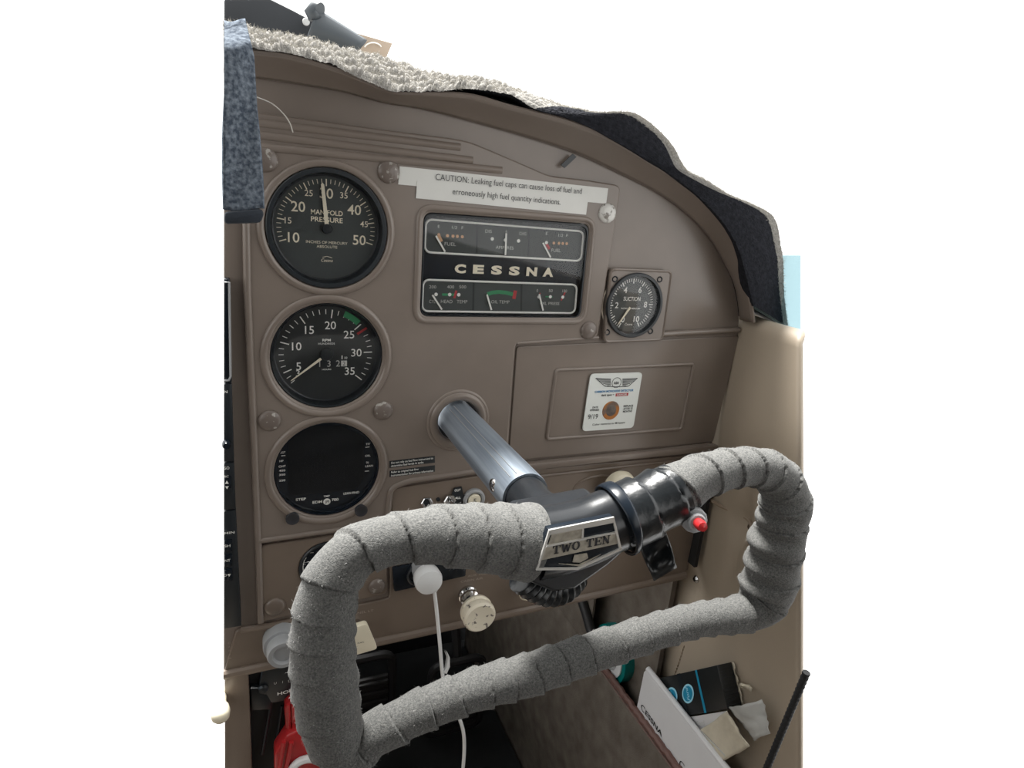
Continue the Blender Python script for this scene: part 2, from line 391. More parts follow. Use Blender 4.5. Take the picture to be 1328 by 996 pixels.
# raised centre overlay
ov = [XZ(*q) for q in ((313, 143), (500, 168.6), (584.3, 179.2), (607.5, 183.4), (630.7, 192.9), (672.9, 210.8), (710.8, 227.7), (760, 233.5), (804.6, 240.5), (774.4, 438.3), (668, 443.5), (656, 600), (612, 611), (512, 627), (503, 640), (500, 677), (342, 701), (334, 702))]
ovr = rounded(ov, [.003, 0, .004, .006, .006, .004, .006, .004, .006, .006, .006, .006, 0, .006, .004, .006, .004, .006])
sheet('overlay_panel', [ovr, hole(G_MP, .0404), hole(G_T, .0397), hole(G_J, .0392), hole(COL, .0175), clr[::-1]], -.0012, .0042, M_PAINT, panel, bevel=.0012)
lo = [XZ(*q) for q in ((334, 708), (500, 684), (503, 769), (336, 807))]
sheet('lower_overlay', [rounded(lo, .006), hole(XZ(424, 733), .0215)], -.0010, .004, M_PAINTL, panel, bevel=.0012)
# rolled beads pressed into the sheet metal
def bead(pts, r, y=-.001, closed=False, name='pressed_bead', m=None, n=8):
    q = [(x, y, z) for x, z in pts]
    return MB().tube(q, r, n, closed).build(name, m or M_PAINT, panel, smooth=60)
for g, r in ((G_MP, .0432), (G_T, .0437), (G_J, .0432)): bead(circ(g, r, 64), .0030, -.0004, True, 'gauge_surround')
bead(rounded([(x+dx, z+dz) for (x, z), (dx, dz) in zip(cl, ((-.0035, .0035), (.0035, .0035), (.0035, -.0035), (-.0035, -.0035)))], .010), .0026, -.0004, True, 'gauge_surround')
bead(rounded([XZ(*q) for q in ((336, 700.5), (430, 687), (500, 677))], 0), .0022, -.0010)
bead([XZ(*q) for q in ((319, 250), (321, 379), (328.8, 553.5), (335, 702), (338, 806))], .0026, -.0006)
bead(rounded([XZ(*q) for q in ((502, 672), (506, 632), (530, 623), (612, 611), (640, 606))], [0, .006, .004, 0, 0]), .0026, -.0006)
bead(rounded([XZ(*q) for q in ((665, 446), (655, 604), (689, 603.5), (921, 577))], [0, .004, .002, 0]), .0020, .001)
bead([XZ(*q) for q in ((670, 445), (776, 437.5))], .0016, .0)
bead([XZ(*q) for q in ((859, 433.5), (958, 427.5))], .0028, .0)
# ribs above the gauges
for (a, b) in (((333, 159), (596, 191)), ((333, 175), (612, 208)), ((333, 190), (650, 221))):
    pa, pb = XZ(*a), XZ(*b); bead([pa, pb], .0030, -.0002, name='stiffening_rib')
# hood lip
rows = []
for t in (0, .12, .3, .5, .7, .88, 1):
    rows.append([inn[i].lerp(out[i], t) + Vector((0, .002*math.sin(PI*t), 0)) for i in range(90)])
lip = MB().grid(rows).build('hood_lip', M_PAINT, panel, smooth=60)
md = lip.modifiers.new('t', 'SOLIDIFY'); md.thickness = .0015
MB().tube(out, .0013, 6).build('lip_edge', M_PAINT, panel)
MB().tube(inn, .0015, 6).build('lip_root_bead', M_PAINT, panel)
# scuttle top running forward under the windscreen
rows = [[(p.x+.010*smooth01(.22, .38, p.x), Y, p.z+.0015) for p in out] for Y in (-.004, .05, .2, .4, .60)]
sc = struct(MB().grid(rows).build('trim_3', M_DARK))
md = sc.modifiers.new('t', 'SOLIDIFY'); md.thickness = .003
# glove box door
gb = [XZ(*q) for q in ((722, 480), (900, 472.5), (884, 556.5), (709.5, 570))]
door = sheet('glove_box_door', [rounded([XZ(*q) for q in ((671, 450), (960, 436), (926, 574), (660, 599))], .003)], .0012, .003, M_PAINT, panel, bevel=.0008)
MB().tube([(x, .0010, z) for x, z in rounded(gb, .003)], .0016, 8, True).build('door_bead', M_PAINT, door, smooth=60)
lp = MB()
lp.prism([P(*q, .002) for q in ((656, 609), (924, 581), (926, 574), (658, 600))], (0, -.0075, 0))
lp.build('door_lip', M_PAINT, door, bevel=.0015)
# lower valance with rolled bottom edge
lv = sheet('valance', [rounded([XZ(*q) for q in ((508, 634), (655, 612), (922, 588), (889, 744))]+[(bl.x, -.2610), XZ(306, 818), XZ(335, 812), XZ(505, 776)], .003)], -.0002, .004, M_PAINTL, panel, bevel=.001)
MB().tube([(bl.x, -.0005, -.2605), (.15, -.0005, -.2555), (.372, -.0005, -.2500)], .0040, 10).build('rolled_edge', M_PAINTL, lv)
MB().tube([P(700, 617, 0), P(922, 592, 0)], .0018, 8).build('pressed_bead', M_PAINTL, lv)
MB().tube([P(312, 817, 0), P(345, 812, 0), P(380, 806, 0)], .0026, 8).build('pressed_bead', M_PAINTL, lv)
MB().tube([(q.x, q.y, q.z) for q in [P(772+28*math.cos(t)-3*math.sin(t), 632-14*math.sin(t)-6*math.cos(t), .0003) for t in [2*PI*k/32 for k in range(32)]]], .0016, 8, True).build('pressed_oval', M_PAINTL, lv)
# screw caps
for (x, y, r, m) in ((344, 207, .0078, M_CAP), (504, 223, .0078, M_CAP), (787.5, 276.5, .0080, M_CAPW), (763.5, 428.5, .0080, M_CAP), (350, 545.5, .0080, M_CAP), (497, 532.5, .0076, M_CAP), (356.5, 787, .0080, M_CAPP), (489, 760.5, .0072, M_CAP)):
    c = P(x, y, -.0015)
    MB().lathe(c, [(0, .0030), (r*.5, .0028), (r*.82, .0020), (r*.96, .0010), (r, 0), (r, -.001)], 32).build('screw_cap', m, panel, smooth=60)
for (x, y) in ((379.5, 673), (468.5, 662.5)):
    c = P(x, y, -.0040); MB().lathe(c, [(0, .0002), (.0036, .0002), (.0046, .0007), (.0050, .0004), (.0050, -.002)], 20).build('mounting_screw', M_INK, panel)
MB().prism([P(*q, -.0012) for q in ((742, 199.5), (747, 203.5), (731.5, 218), (727, 214))], (0, -.001, 0)).build('slot', M_BLACK, panel)

# ------------------------------------------------------------------ round gauges
def tick(mb, g, ang, r0, r1, wd, y):
    c, s = math.cos(ang), math.sin(ang)
    quadbar(mb, (g[0]+r0*c, g[1]+r0*s), (g[0]+r1*c, g[1]+r1*s), wd, y)
def num(mb, s, g, ang, r, h, y, off=.01):
    text(mb, s, (g[0]+r*math.cos(ang), y, g[1]+r*math.sin(ang)), h, off=off)
def gauge_body(name, label, g, R, yb, depth, facem, rf, lip=.003, bm=None, gm=None):
    t = thing(name, label, 'gauge')
    MB().lathe((g[0], 0, g[1]), [(R, -yb-.004-depth), (R, -yb-.0006), (R-.0007, -yb), (R-lip, -yb), (rf, -yb-depth+.0004), (rf-.001, -yb-depth)], 72).build('bezel', bm or M_BLACK, t, smooth=40)
    MB().lathe((g[0], yb+depth, g[1]), [(0, 0), (rf, 0), (rf, -.002), (0, -.002)], 72).build('dial', facem, t)
    yg = yb+.0015
    MB().lathe((g[0], yg, g[1]), [(0, 0), (R-lip-.0006, 0), (R-lip-.0006, -.0008), (0, -.0008)], 72).build('cover_glass', gm or M_GLASS, t)
    return t, yb+depth-.0003
def needle(name, g, ang, r0, r1, w0, w1, y, m, parent):
    c, s = math.cos(ang), math.sin(ang); nx, nz = -s, c
    pt = lambda r, k: Vector((g[0]+r*c+nx*k, y, g[1]+r*s+nz*k))
    MB().prism([pt(r0, -w0/2), pt(r1*.96, -w1/2), pt(r1, 0), pt(r1*.96, w1/2), pt(r0, w0/2)], (0, .0004, 0)).build(name, m, parent)
rad = math.radians
# manifold pressure
g = G_MP; t, y = gauge_body('manifold_pressure_gauge', 'round slate manifold pressure gauge with cream pointer near thirty', g, .0402, -.0030, .0090, M_FACE, .0358, .0030)
tk = MB(); lt = MB(); sm = MB(); rf = .0352
for v_ in range(10, 51):
    a = rad(198-(v_-10)*5.36); mj = v_ % 5 == 0
    tick(tk, g, a, .0283 if mj else .0300, .0330, .00075 if mj else .00042, y)
for v_ in (10, 20, 30, 40, 50): num(lt, str(v_), g, rad(198-(v_-10)*5.36), .0232 if v_ != 30 else .0236, .0066, y)
for v_ in (15, 25, 35, 45): num(sm, str(v_), g, rad(198-(v_-10)*5.36), .0258, .0040, y, .004)
text(sm, 'MANIFOLD', (0, y, g[1]+.0108), .0032, .0213, off=.015); text(sm, 'PRESSURE', (0, y, g[1]+.0060), .0032, .0213, off=.015)
text(sm, 'INCHES OF MERCURY', (0, y, g[1]-.0095), .0018, .0280, off=.0); text(sm, 'ABSOLUTE', (0, y, g[1]-.0124), .0018, .0140, off=.0)
text(sm, 'Cessna', (0, y, g[1]-.0218), .0022, .0078, shear=.3)
sm.tube([(-.003, y, g[1]-.0198), (.0, y, g[1]-.0190), (.0035, y, g[1]-.0200)], .00018, 4)
tk.build('scale_marks', M_CREAM, t, 0); lt.build('numerals', M_CREAM, t, 0); sm.build('lettering', M_CREAM, t, 0)
needle('pointer', g, rad(96), .0030, .0305, .0027, .0022, y-.0016, M_CREAM, t)
MB().lathe((g[0], y-.0012, g[1]), [(0, .0014), (.0030, .0012), (.0034, 0)], 24).build('pointer_hub', M_BLACK, t)
# tachometer
g = G_T; t, y = gauge_body('tachometer', 'round black tachometer with green arc, red line and hour counter', g, .0397, .0008, .0085, M_FACET, .0366, .0010)
tk = MB(); lt = MB(); sm = MB()
A = lambda v_: rad(164-(v_-10)*8.12)
for v_ in range(3, 36):
    mj = v_ % 5 == 0; tick(tk, g, A(v_), .0272 if mj else .0300, .0335, .00080 if mj else .00050, y)
for v_ in (5, 10, 15, 20, 25, 30, 35): num(lt, str(v_), g, A(v_), .0218, .0058, y, .006)
num(lt, '3', g, A(3.7), .0250, .0048, y, .004)
text(sm, 'RPM', (0, y, .0105), .0018, .0060, off=.03); text(sm, 'HUNDREDS', (0, y, .0078), .0014, .0118, off=.0)
text(sm, 'HOURS', (0, y, -.0120), .0011, .0066, off=.02)
text(sm, '1', (.0112, y, -.0028), .0026, .0007, off=.03); text(sm, '10', (.0140, y, -.0033), .0017, .0020, off=.01)
quadbar(sm, (.0098, -.0050), (.0150, -.0050), .0003, y)
tk.build('scale_marks', M_WHITE, t, 0); lt.build('numerals', M_WHITE, t, 0); sm.build('lettering', M_WHITE, t, 0)
arc = MB(); n = 20; ra, rb = .0305, .0350
arc.grid([[(r*math.cos(A(21.9+2.7*k/n)), y-.0001, r*math.sin(A(21.9+2.7*k/n))) for k in range(n+1)] for r in (ra, rb)])
arc.build('green_arc', M_GREEN, t, 0)
rl = MB(); tick(rl, g, A(26.0), .0268, .0352, .0017, y-.0001); rl.build('red_line', M_RED, t, 0)
hc = MB().prism([(-.0085, y-.0001, -.0102), (.0150, y-.0001, -.0102), (.0150, y-.0001, -.0048), (-.0085, y-.0001, -.0048)], (0, .0003, 0)).build('hour_counter', M_BLACK, t)
for k, ch in enumerate('132'):
    d = MB(); text(d, ch, (-.0050+k*.0066, y-.0004, -.0074), .0048, off=.0); d.build('counter_digit', M_DIM, hc, 0)
d = MB().prism([(.0105, y-.0003, -.0098), (.0148, y-.0003, -.0098), (.0148, y-.0003, -.0054), (.0105, y-.0003, -.0054)], (0, .0002, 0)); d.build('tenths_drum', M_TAPEW, hc)
d = MB(); text(d, '2', (.0126, y-.0005, -.0076), .0030); d.build('counter_digit', M_INK, hc, 0)
needle('pointer', g, rad(217.6), .0052, .0325, .0019, .0007, y-.0018, M_CREAM, t)
MB().lathe((g[0], y-.0012, g[1]), [(0, .0014), (.0044, .0012), (.0048, 0)], 24).build('pointer_hub', M_BLACK, t)
# engine monitor
g = G_J; t, y = gauge_body('engine_monitor', 'round black engine analyser display with blank screen below the tachometer', g, .0392, .0008, .0050, M_GLOSS, .0378, .0012, M_GLOSS, glassmat('coated_glass', refl=.12))
sc_ = [XZ(*q, y) for q in ((374, 572), (405, 552), (440, 552), (471, 566), (472.5, 618), (462, 634), (380, 643), (374, 636))]
MB().prism([(a, y-.0003, b) for a, b in rounded(sc_, .003)], (0, .0003, 0)).build('screen', M_SCREEN, t)
lt = MB()
Z = lambda zx, zy: (350+zx/7.66, 545+zy/7.66)
for s, zx, zy, wp in (('EGT', 130, 320, 5.5), ('HP', 115, 405, 4.5), ('CHT', 122, 458, 8), ('450', 122, 500, 7), ('350', 122, 541, 7), ('250', 122, 598, 7), ('TIT', 975, 236, 5.5), ('OIL', 973, 352, 6.5), ('%', 970, 420, 3.5), ('LEAN', 987, 454, 9)):
    a = Z(zx, zy); tpx(lt, s, a[0], a[1], 2.6, y-.0004, wp, off=.01)
for s, zx, zy, wp, h in (('STEP', 308, 785, 11.5, 3.2), ('LEAN FIND', 810, 722, 18.5, 2.8), ('EDM', 472, 812, 11, 3.4), ('700', 648, 788, 8, 3.4), ('TMP', 565, 754, 7, 2.2)):
    a = Z(zx, zy); tpx(lt, s, a[0], a[1], h, y-.0004, wp, off=.02)
for zx, zy in ((133, 350), (968, 265), (963, 503)):
    a = Z(zx-20, zy+2); b = Z(zx+20, zy-2); quadbar(lt, XZ(*a, y), XZ(*b, y), .0005, y-.0004)
a = Z(566, 806); c = XZ(*a, y); disc(lt, c, .0028, y-.0004, 24); lt.build('lettering', M_WHITE, t, 0)
d = MB(); text(d, 'JPI', (c[0], y-.0007, c[1]), .0024, .0036, off=.01, shear=.2); d.build('round_emblem', M_INK, t, 0)
# suction gauge
g = G_S
t = thing('suction_gauge', 'small square-flanged suction gauge beside the glove box', 'gauge')
fl = [XZ(*q) for q in ((790, 348), (869, 351), (857, 440), (781, 443))]
sheet('flange', [rounded(fl, .005), hole(g, .0270)], -.0030, .0055, M_PAINT, t, bevel=.0012)
MB().tube([(x, -.0026, z) for x, z in rounded([(x*.985+g[0]*.015, z*.985+g[1]*.015) for x, z in fl], .005)], .0012, 6, True).build('flange_edge', M_PAINT, t)
MB().lathe((g[0], 0, g[1]), [(.0284, .0028), (.0282, .0052), (.0276, .0058), (.0256, .0058), (.0246, -.0005), (.0240, -.0015)], 64).build('bezel', M_BLACK, t, smooth=40)
y = .0015
MB().lathe((g[0], y, g[1]), [(0, 0), (.0250, 0), (.0250, -.002), (0, -.002)], 64).build('dial', M_FACE, t)
MB().lathe((g[0], -.0035, g[1]), [(0, 0), (.0255, 0), (.0255, -.0008), (0, -.0008)], 64).build('cover_glass', M_GLASS, t)
y -= .0003; tk = MB(); lt = MB(); sm = MB()
A = lambda v_: rad(244-v_*30.4)
for k in range(0, 51):
    v_ = k/5; mj = k % 5 == 0; tick(tk, g, A(v_), .0184 if mj else .0198, .0226, .0011 if mj else .0006, y)
for v_ in (0, 2, 4, 6, 8, 10): num(lt, str(v_), g, A(v_), .0148, .0050, y, .015)
text(sm, 'SUCTION', (g[0], y, g[1]+.0050), .0034, .0175, off=.01)
text(sm, 'INCHES OF MERCURY', (g[0], y, g[1]-.0035), .0013, .0200, off=.02)
text(sm, 'Cessna', (g[0], y, g[1]-.0175), .0022, .0078, shear=.3)
tk.build('scale_marks', M_WHITE, t, 0); lt.build('numerals', M_WHITE, t, 0); sm.build('lettering', M_WHITE, t, 0)
needle('pointer', g, A(.25), .0028, .0210, .0020, .0012, y-.0014, M_CREAM, t)
for q in ((797.5, 362), (855.5, 362.5), (787.5, 431), (843.5, 429.5)):
    MB().lathe(P(*q, -.0030), [(0, -.0002), (.0014, -.0002), (.0024, .0008), (.0028, .0002), (.0028, -.001)], 16).build('corner_screw', M_BLACK, t)
# half hidden gauge low on the panel
gq = P(424, 733, 0); g = (gq.x, gq.z)
t = thing('turn_gauge', 'small black round gauge half hidden behind the left yoke grip', 'gauge')
MB().lathe((g[0], 0, g[1]), [(.0218, -.004), (.0218, .0016), (.0208, .0024), (.0196, .0020), (.0190, -.003)], 56).build('bezel', M_BLACK, t, smooth=40)
MB().lathe((g[0], .002, g[1]), [(0, 0), (.0192, 0), (.0192, -.002), (0, -.002)], 56).build('dial', M_GLOSS, t)
lt = MB(); tpx(lt, 'VING', 409, 706.5, 5.0, .0015, 17, off=.01); tpx(lt, 'C', 395, 731, 4, .0015, 3); tpx(lt, '-', 404, 716, 5, .0015, 5)
lt.build('lettering', M_DIM, t, 0)
MB().tube([(g[0]+.0185*math.cos(a), .0012, g[1]+.0185*math.sin(a)) for a in [rad(150+k*4) for k in range(16)]], .0005, 5).build('dial_arc', M_WHITE, t)

# ------------------------------------------------------------------ engine cluster
t = thing('instrument_cluster', 'black rectangular engine instrument cluster with two white-outlined meter rows', 'gauge')
yc = .0045
MB().prism([(a*.992+.1358*.008, yc, b*.985+.0418*.015) for a, b in clr], (0, .006, 0)).build('backplate', M_GLOSS, t)
MB().grid([[(a*k_+.1358*(1-k_), y_, b*k2+.0418*(1-k2)) for a, b in clr] for k_, k2, y_ in ((.994, .989, .012), (.994, .989, -.0008), (.982, .966, -.0008), (.980, .962, yc+.0005))], False, True).build('bezel', M_BLACK, t)
KZ = lambda ox, oy, s: (lambda zx, zy: (ox+zx/s, oy+zy/s))
K8 = KZ(480, 190, 3.906)
rowsm = []
for poly in (((282, 368), (1082, 430), (1068, 580), (275, 535)), ((268, 674), (1048, 700), (1036, 844), (262, 834))):
    q = rounded([XZ(*K8(*p), yc-.001) for p in poly], .0055, 8)
    MB().prism([(a, yc-.0006, b) for a, b in q], (0, .0006, 0)).build('meter_window', M_FACE, t)
    MB().tube([(a, yc-.0012, b) for a, b in q], .00085, 6, True).build('white_outline', M_WHITE, t)
yy = yc-.0009
wh, dm, am, gr, rd = ('white_dot', M_WHITE), ('lettering', M_DIM), ('amber_mark', M_ORANGE), ('green_mark', M_GREEN), ('red_mark', M_RED)
def k8(nm_, s, zx, zy, h, wz, off=.0):
    mb = MB(); tpx(mb, s, *K8(zx, zy), h*1.2, yy, wz/3.906, off=off); mb.build(nm_[0], nm_[1], t, 0)
k8(dm, 'E', 348, 405, 3.0, 9); k8(dm, '1/2', 428, 410, 3.0, 25); k8(dm, 'F', 468, 412, 3.0, 9); k8(dm, 'FUEL', 406, 494, 3.4, 55)
k8(dm, 'DIS', 600, 429, 3.2, 32); k8(dm, '0', 690, 433, 3, 8); k8(dm, 'CHG', 773, 441, 3.2, 36); k8(dm, 'AMPERES', 682, 512, 3.2, 90)
k8(dm, 'E', 895, 440, 3.0, 9); k8(dm, '1/2', 966, 450, 3.0, 25); k8(dm, 'F', 998, 451, 3.0, 9); k8(dm, 'FUEL', 942, 526, 3.2, 48)
k8(dm, '200', 317, 711, 3.2, 34); k8(dm, '400', 408, 711, 3.2, 34); k8(dm, '500', 469, 711, 3.2, 34); k8(dm, 'CYL', 315, 785, 3.4, 30); k8(dm, 'HEAD', 388, 785, 3.4, 56); k8(dm, 'TEMP', 466, 786, 3.4, 52)
k8(dm, 'OIL TEMP', 660, 787, 3.2, 92); k8(dm, '0', 847, 730, 3, 8); k8(dm, '50', 915, 730, 3, 20); k8(dm, '100', 986, 732, 3, 24); k8(dm, 'OIL PRESS', 910, 795, 3.0, 100)
def dot(nm_, zx, zy, r=.0012):
    mb = MB(); disc(mb, XZ(*K8(zx, zy), yy), r, yy, 12); mb.build(nm_[0], nm_[1], t, 0)
for zx, zy in ((392, 452), (420, 454), (442, 455), (467, 457), (348, 447), (931, 489), (957, 490), (976, 491), (996, 492)): dot(am, zx, zy, .0012)
for zx, zy in ((619, 468), (752, 478), (893, 487), (403, 750), (449, 751), (334, 749), (855, 762), (913, 761), (976, 763), (685, 474)): dot(wh, zx, zy, .0014)
def bar(nm_, a, b, wd, dy=0):
    mb = MB(); quadbar(mb, XZ(*K8(*a), yy), XZ(*K8(*b), yy), wd, yy+dy); mb.build(nm_[0], nm_[1], t, 0)
bar(am, (346, 450), (362, 482), .0026, .0001); bar(rd, (893, 492), (909, 520), .0022, .0001); bar(gr, (365, 750), (430, 751), .0018, .0001); bar(rd, (426, 768), (437, 730), .0018)
bar(rd, (728, 772), (736, 730), .0030); bar(gr, (888, 761), (925, 761), .0010, .0001); bar(rd, (968, 780), (988, 738), .0013, .0001); bar(rd, (855, 762), (862, 742), .0012, .0001)
ar = [XZ(*K8(*q), yy) for q in ((594, 748), (620, 740), (655, 737), (690, 741), (722, 749))]
arc = MB()
for a, b in zip(ar, ar[1:]): quadbar(arc, a, (b[0]+(b[0]-a[0])*.06, b[1]+(b[1]-a[1])*.06), .0030, yy+.0001)
arc.build('green_arc', M_GREEN, t, 0)
yn = yc-.0022
for a, b in (((380, 533), (334, 453)), ((686, 550), (690, 440)), ((915, 562), (876, 488)), ((364, 826), (316, 752)), ((615, 828), (592, 750)), ((877, 831), (857, 748))):
    n_ = MB(); pa, pb = XZ(*K8(*a), yn), XZ(*K8(*b), yn); quadbar(n_, pa, pb, .0013, yn)
    n_.v += [(q[0], q[1]+.0004, q[2]) for q in n_.v]; n_.f += [(7, 6, 5, 4), (0, 4, 5, 1), (1, 5, 6, 2), (2, 6, 7, 3), (3, 7, 4, 0)]
    n_.build('pointer', M_WHITE, t, 0)
for x0, xs in ((540, ((543, 395, 545), (525, 690, 830))), (800, ((805, 415, 560), (768, 697, 838)))):
    for (zx, z0, z1) in xs:
        s_ = MB(); quadbar(s_, XZ(*K8(zx, z0), yy), XZ(*K8(zx-3, z1), yy), .0016, yy+.0002); s_.build('meter_divider', M_BLACK, t, 0)
nm = MB()
for ch, zx, zy in (('C', 457, 619), ('E', 549, 622), ('S', 641, 626), ('S', 731, 630), ('N', 819, 634), ('A', 902, 637)):
    tpx(nm, ch, *K8(zx, zy), 9.6, yy-.0004, 14.0, off=.055, shear=.0)
nm.build('maker_name', M_CREAM, t, 0)
MB().prism([(a, .0002, b) for a, b in rounded([(x*.985+.1358*.015, z*.97+.0418*.03) for x, z in cl], .006)], (0, .0006, 0)).build('cover_glass', M_GLASS, t)

# ------------------------------------------------------------------ labels stuck on the panel
t = thing('caution_label', 'two-strip white paper label with fuel cap caution above the cluster', 'label')
MB().prism([P(*K8(*q), -.0016) for q in ((150, 100), (1206, 212), (1196, 290), (142, 192))], (0, .0003, 0)).build('label_strip', M_TAPEW, t)
MB().prism([P(*K8(*q), -.0019) for q in ((238, 176), (1105, 262), (1094, 346), (232, 262))], (0, .0003, 0)).build('label_strip', M_TAPEW, t)
lt = MB()
def along(mb, s, a, b, h, Y):
    pa, pb = P(*K8(*a), Y), P(*K8(*b), Y); u = (pb-pa).normalized(); v = Vector((-u.z, 0, u.x))
    text(mb, s, (pa+pb)/2, h, (pb-pa).length, u, v, off=-.006)
along(lt, 'CAUTION: Leaking fuel caps can cause loss of fuel and', (332, 153), (1073, 226), .0042, -.0022)
along(lt, 'erroneously high fuel quantity indications.', (418, 226), (965, 281), .0042, -.0022)
lt.build('lettering', M_INK, t, 0)
# carbon monoxide card
t = thing('detector_card', 'white carbon monoxide detector card with brown spot stuck on glove box door', 'card')
KC = KZ(740, 470, 9.964); yk = -.0012
cc = [XZ(*KC(*q), yk) for q in ((262, 150), (930, 130), (810, 845), (152, 890))]
MB().prism([(a, yk, b) for a, b in rounded(cc, .004)], (0, .0012, 0)).build('card', M_CARD, t)
bk = MB(); bu = MB(); rdm = MB()
yk -= .0003
def kc(mb, s, zx, zy, hz, wz, off=.02, rot=0): tpx(mb, s, *KC(zx, zy), hz/9.964, yk, wz/9.964*.96, off=off, rot=rot)
kc(bu, 'CARBON MONOXIDE DETECTOR', 567, 370, 26, 560, .03); kc(bk, 'dark spot =', 480, 420, 26, 185, .02)
kc(bk, 'DATE', 320, 580, 22, 80); kc(bk, 'OPENED', 310, 615, 22, 130); kc(bk, 'REPLACE', 748, 562, 24, 140); kc(bk, 'AFTER 12', 742, 597, 24, 136); kc(bk, 'MONTHS', 735, 632, 24, 130)
kc(bk, 'Color restores in 48 hours', 495, 790, 24, 470, .01); kc(bk, '9/19', 290, 700, 62, 140, .0)
bar_ = [XZ(*KC(*q), yk) for q in ((585, 402), (748, 392), (742, 430), (580, 440))]
rdm.add([(a, yk, b) for a, b in bar_], [(0, 1, 2, 3)]); rdm.build('red_bar', M_RED, t, 0); bu.build('blue_lettering', M_BLUE, t, 0)
dn = MB(); tpx(dn, 'DANGER', *KC(664, 416), 2.4, yk-.0002, 14, off=.01); dn.build('bar_lettering', M_CARD, t, 0)
# winged emblem
for sgn in (-1, 1):
    for k in range(7):
        a = KC(595+sgn*75, 215+k*13); b = KC(595+sgn*(270-k*24), 205+k*17); quadbar(bk, XZ(*a, yk), XZ(*b, yk), .0006, yk)
    quadbar(bk, XZ(*KC(595+sgn*270, 203), yk), XZ(*KC(595+sgn*150, 310), yk), .0006, yk); quadbar(bk, XZ(*KC(595+sgn*150, 310), yk), XZ(*KC(595, 315), yk), .0006, yk)
cxy = XZ(*KC(595, 262), yk)
ring = circ(cxy, .0047, 28)
for a, b in zip(ring, ring[1:]+ring[:1]): quadbar(bk, a, b, .0005, yk)
tpx(bk, 'ASA', *KC(592, 265), 3.2, yk, 7.5, off=.04)
bk.build('lettering', M_INK, t, 0)
sp = P(*KC(522, 622), yk); M_SPOT = mat('brown_spot', (.40, .15, .035, 1), .8, col2=(.16, .11, .085, 1), vscale=90, thr=(.45, .6))
MB().lathe(sp, [(0, .0002), (.0060, .0002), (.0085, .0003), (.0090, -.0003)], 36).build('sensor_spot', M_SPOT, t)
MB().lathe(sp + Vector((0, -.0003, 0)), [(0, .0002), (.0050, .0001), (.0056, -.0002)], 28).build('dark_centre', mat('spot_centre', (.13, .105, .09, 1), .8, var=.3, vscale=200), t)
# two small black placards
KP = KZ(495, 580, 8.853)
for (poly, l1, l2, tg) in ((((90, 160), (612, 100), (612, 178), (90, 240)), ('Do not rely on fuel flow instrument to', 110, 180, 590, 124), ('determine fuel levels in tanks', 108, 216, 480, 172), 'upper'),
                       (((90, 272), (612, 208), (612, 282), (90, 346)), ('Refer to original fuel flow', 110, 288, 425, 250), ('instrumentation for primary information', 108, 325, 592, 268), 'lower')):
    t = thing('fuel_placard', 'black placard strip about fuel levels, %s of the pair beside the column' % tg, 'placard')
    MB().prism([P(*KP(*q), -.0015) for q in poly], (0, .0005, 0)).build('plate', M_BLACK, t, bevel=.0002)
    lt = MB()
    for s, x0, y0, x1, y1 in (l1, l2):
        pa, pb = P(*KP(x0, y0), -.0018), P(*KP(x1, y1), -.0018); u = (pb-pa).normalized(); text(lt, s, (pa+pb)/2, .0017, (pb-pa).length, u, (-u.z, 0, u.x), off=.01)
    lt.build('lettering', M_WHITE, t, 0)
# faint engraved legends on the lower panel
eng = MB(); tpx(eng, 'CABIN AIR', 612, 752, 3, -.0008, 28); tpx(eng, 'AUX  PULL', 620, 745, 3, -.0008, 26); tpx(eng, 'PANEL LT', 470, 794, 3, -.0008, 26)
for k, ch in enumerate('CARBHEAT'): tpx(eng, ch, 345-.1*k, 818+k*4.7, 2.6, -.0008)
for k, ch in enumerate('CABIN'): tpx(eng, ch, 297+.3*k, 834+k*4.9, 2.6, -.0008)
eng.build('engraved_legend', mat('worn_legend', (.36, .31, .26, 1), .6, var=.1), panel, 0)

# ------------------------------------------------------------------ switch row
def switch_nut(mb, c, r=.0052): mb.lathe(c, [(r, -.001), (r, .0018), (r*.86, .0024), (r*.55, .0024), (r*.50, .0008), (0, .0008)], 6)
t = thing('microphone_jack', 'chrome nut jack socket on the switch row under the placards', 'jack')
m_ = MB(); switch_nut(m_, P(553, 651, 0)); m_.build('nut', M_CHROME, t)
MB().lathe(P(553, 651, -.0026), [(0, 0), (.0022, 0), (.0026, .0008), (.0028, -.002)], 16).build('socket', M_BLACK, t)
MB().lathe(P(568.5, 648, -.001), [(0, .0003), (.0017, .0003), (.0019, -.001)], 12).build('pilot_hole', M_BLACK, panel)
t = thing('toggle_switch', 'chrome toggle switch with black two-word tab between jack and white button', 'switch')
MB().prism([(p.x, -.0020, p.z) for p in [P(x, y, 0) for x, y in ((588, 632), (598, 630), (600, 640), (606, 645), (601, 654), (589, 654), (584, 646))]], (0, .0012, 0)).build('legend_tab', M_BLACK, t)
m_ = MB(); switch_nut(m_, P(583, 648.5, -.002), .0056); m_.build('nut', M_CHROME, t)
q = P(583, 648.5, -.003); MB().tube([q, q+Vector((.001, -.006, -.001)), q+Vector((.002, -.011, -.002))], [.0016, .0018, .0026], 12).build('lever', M_CHROME, t)
lt = MB(); tpx(lt, 'OUT', 593.5, 635.8, 3.0, -.0024, 7.5, off=.02); tpx(lt, 'ALL', 594, 645.6, 3.0, -.0024, 7, off=.02); lt.build('lettering', M_WHITE, t, 0)
t = thing('push_button', 'round white push button marked with a five beside the column', 'button')
c = P(613.5, 646.5, 0)
MB().lathe(c, [(.0100, -.001), (.0100, .003), (.0085, .0042), (.0068, .0036), (.0066, .001)], 32).build('collar', M_GREYP, t, smooth=40)
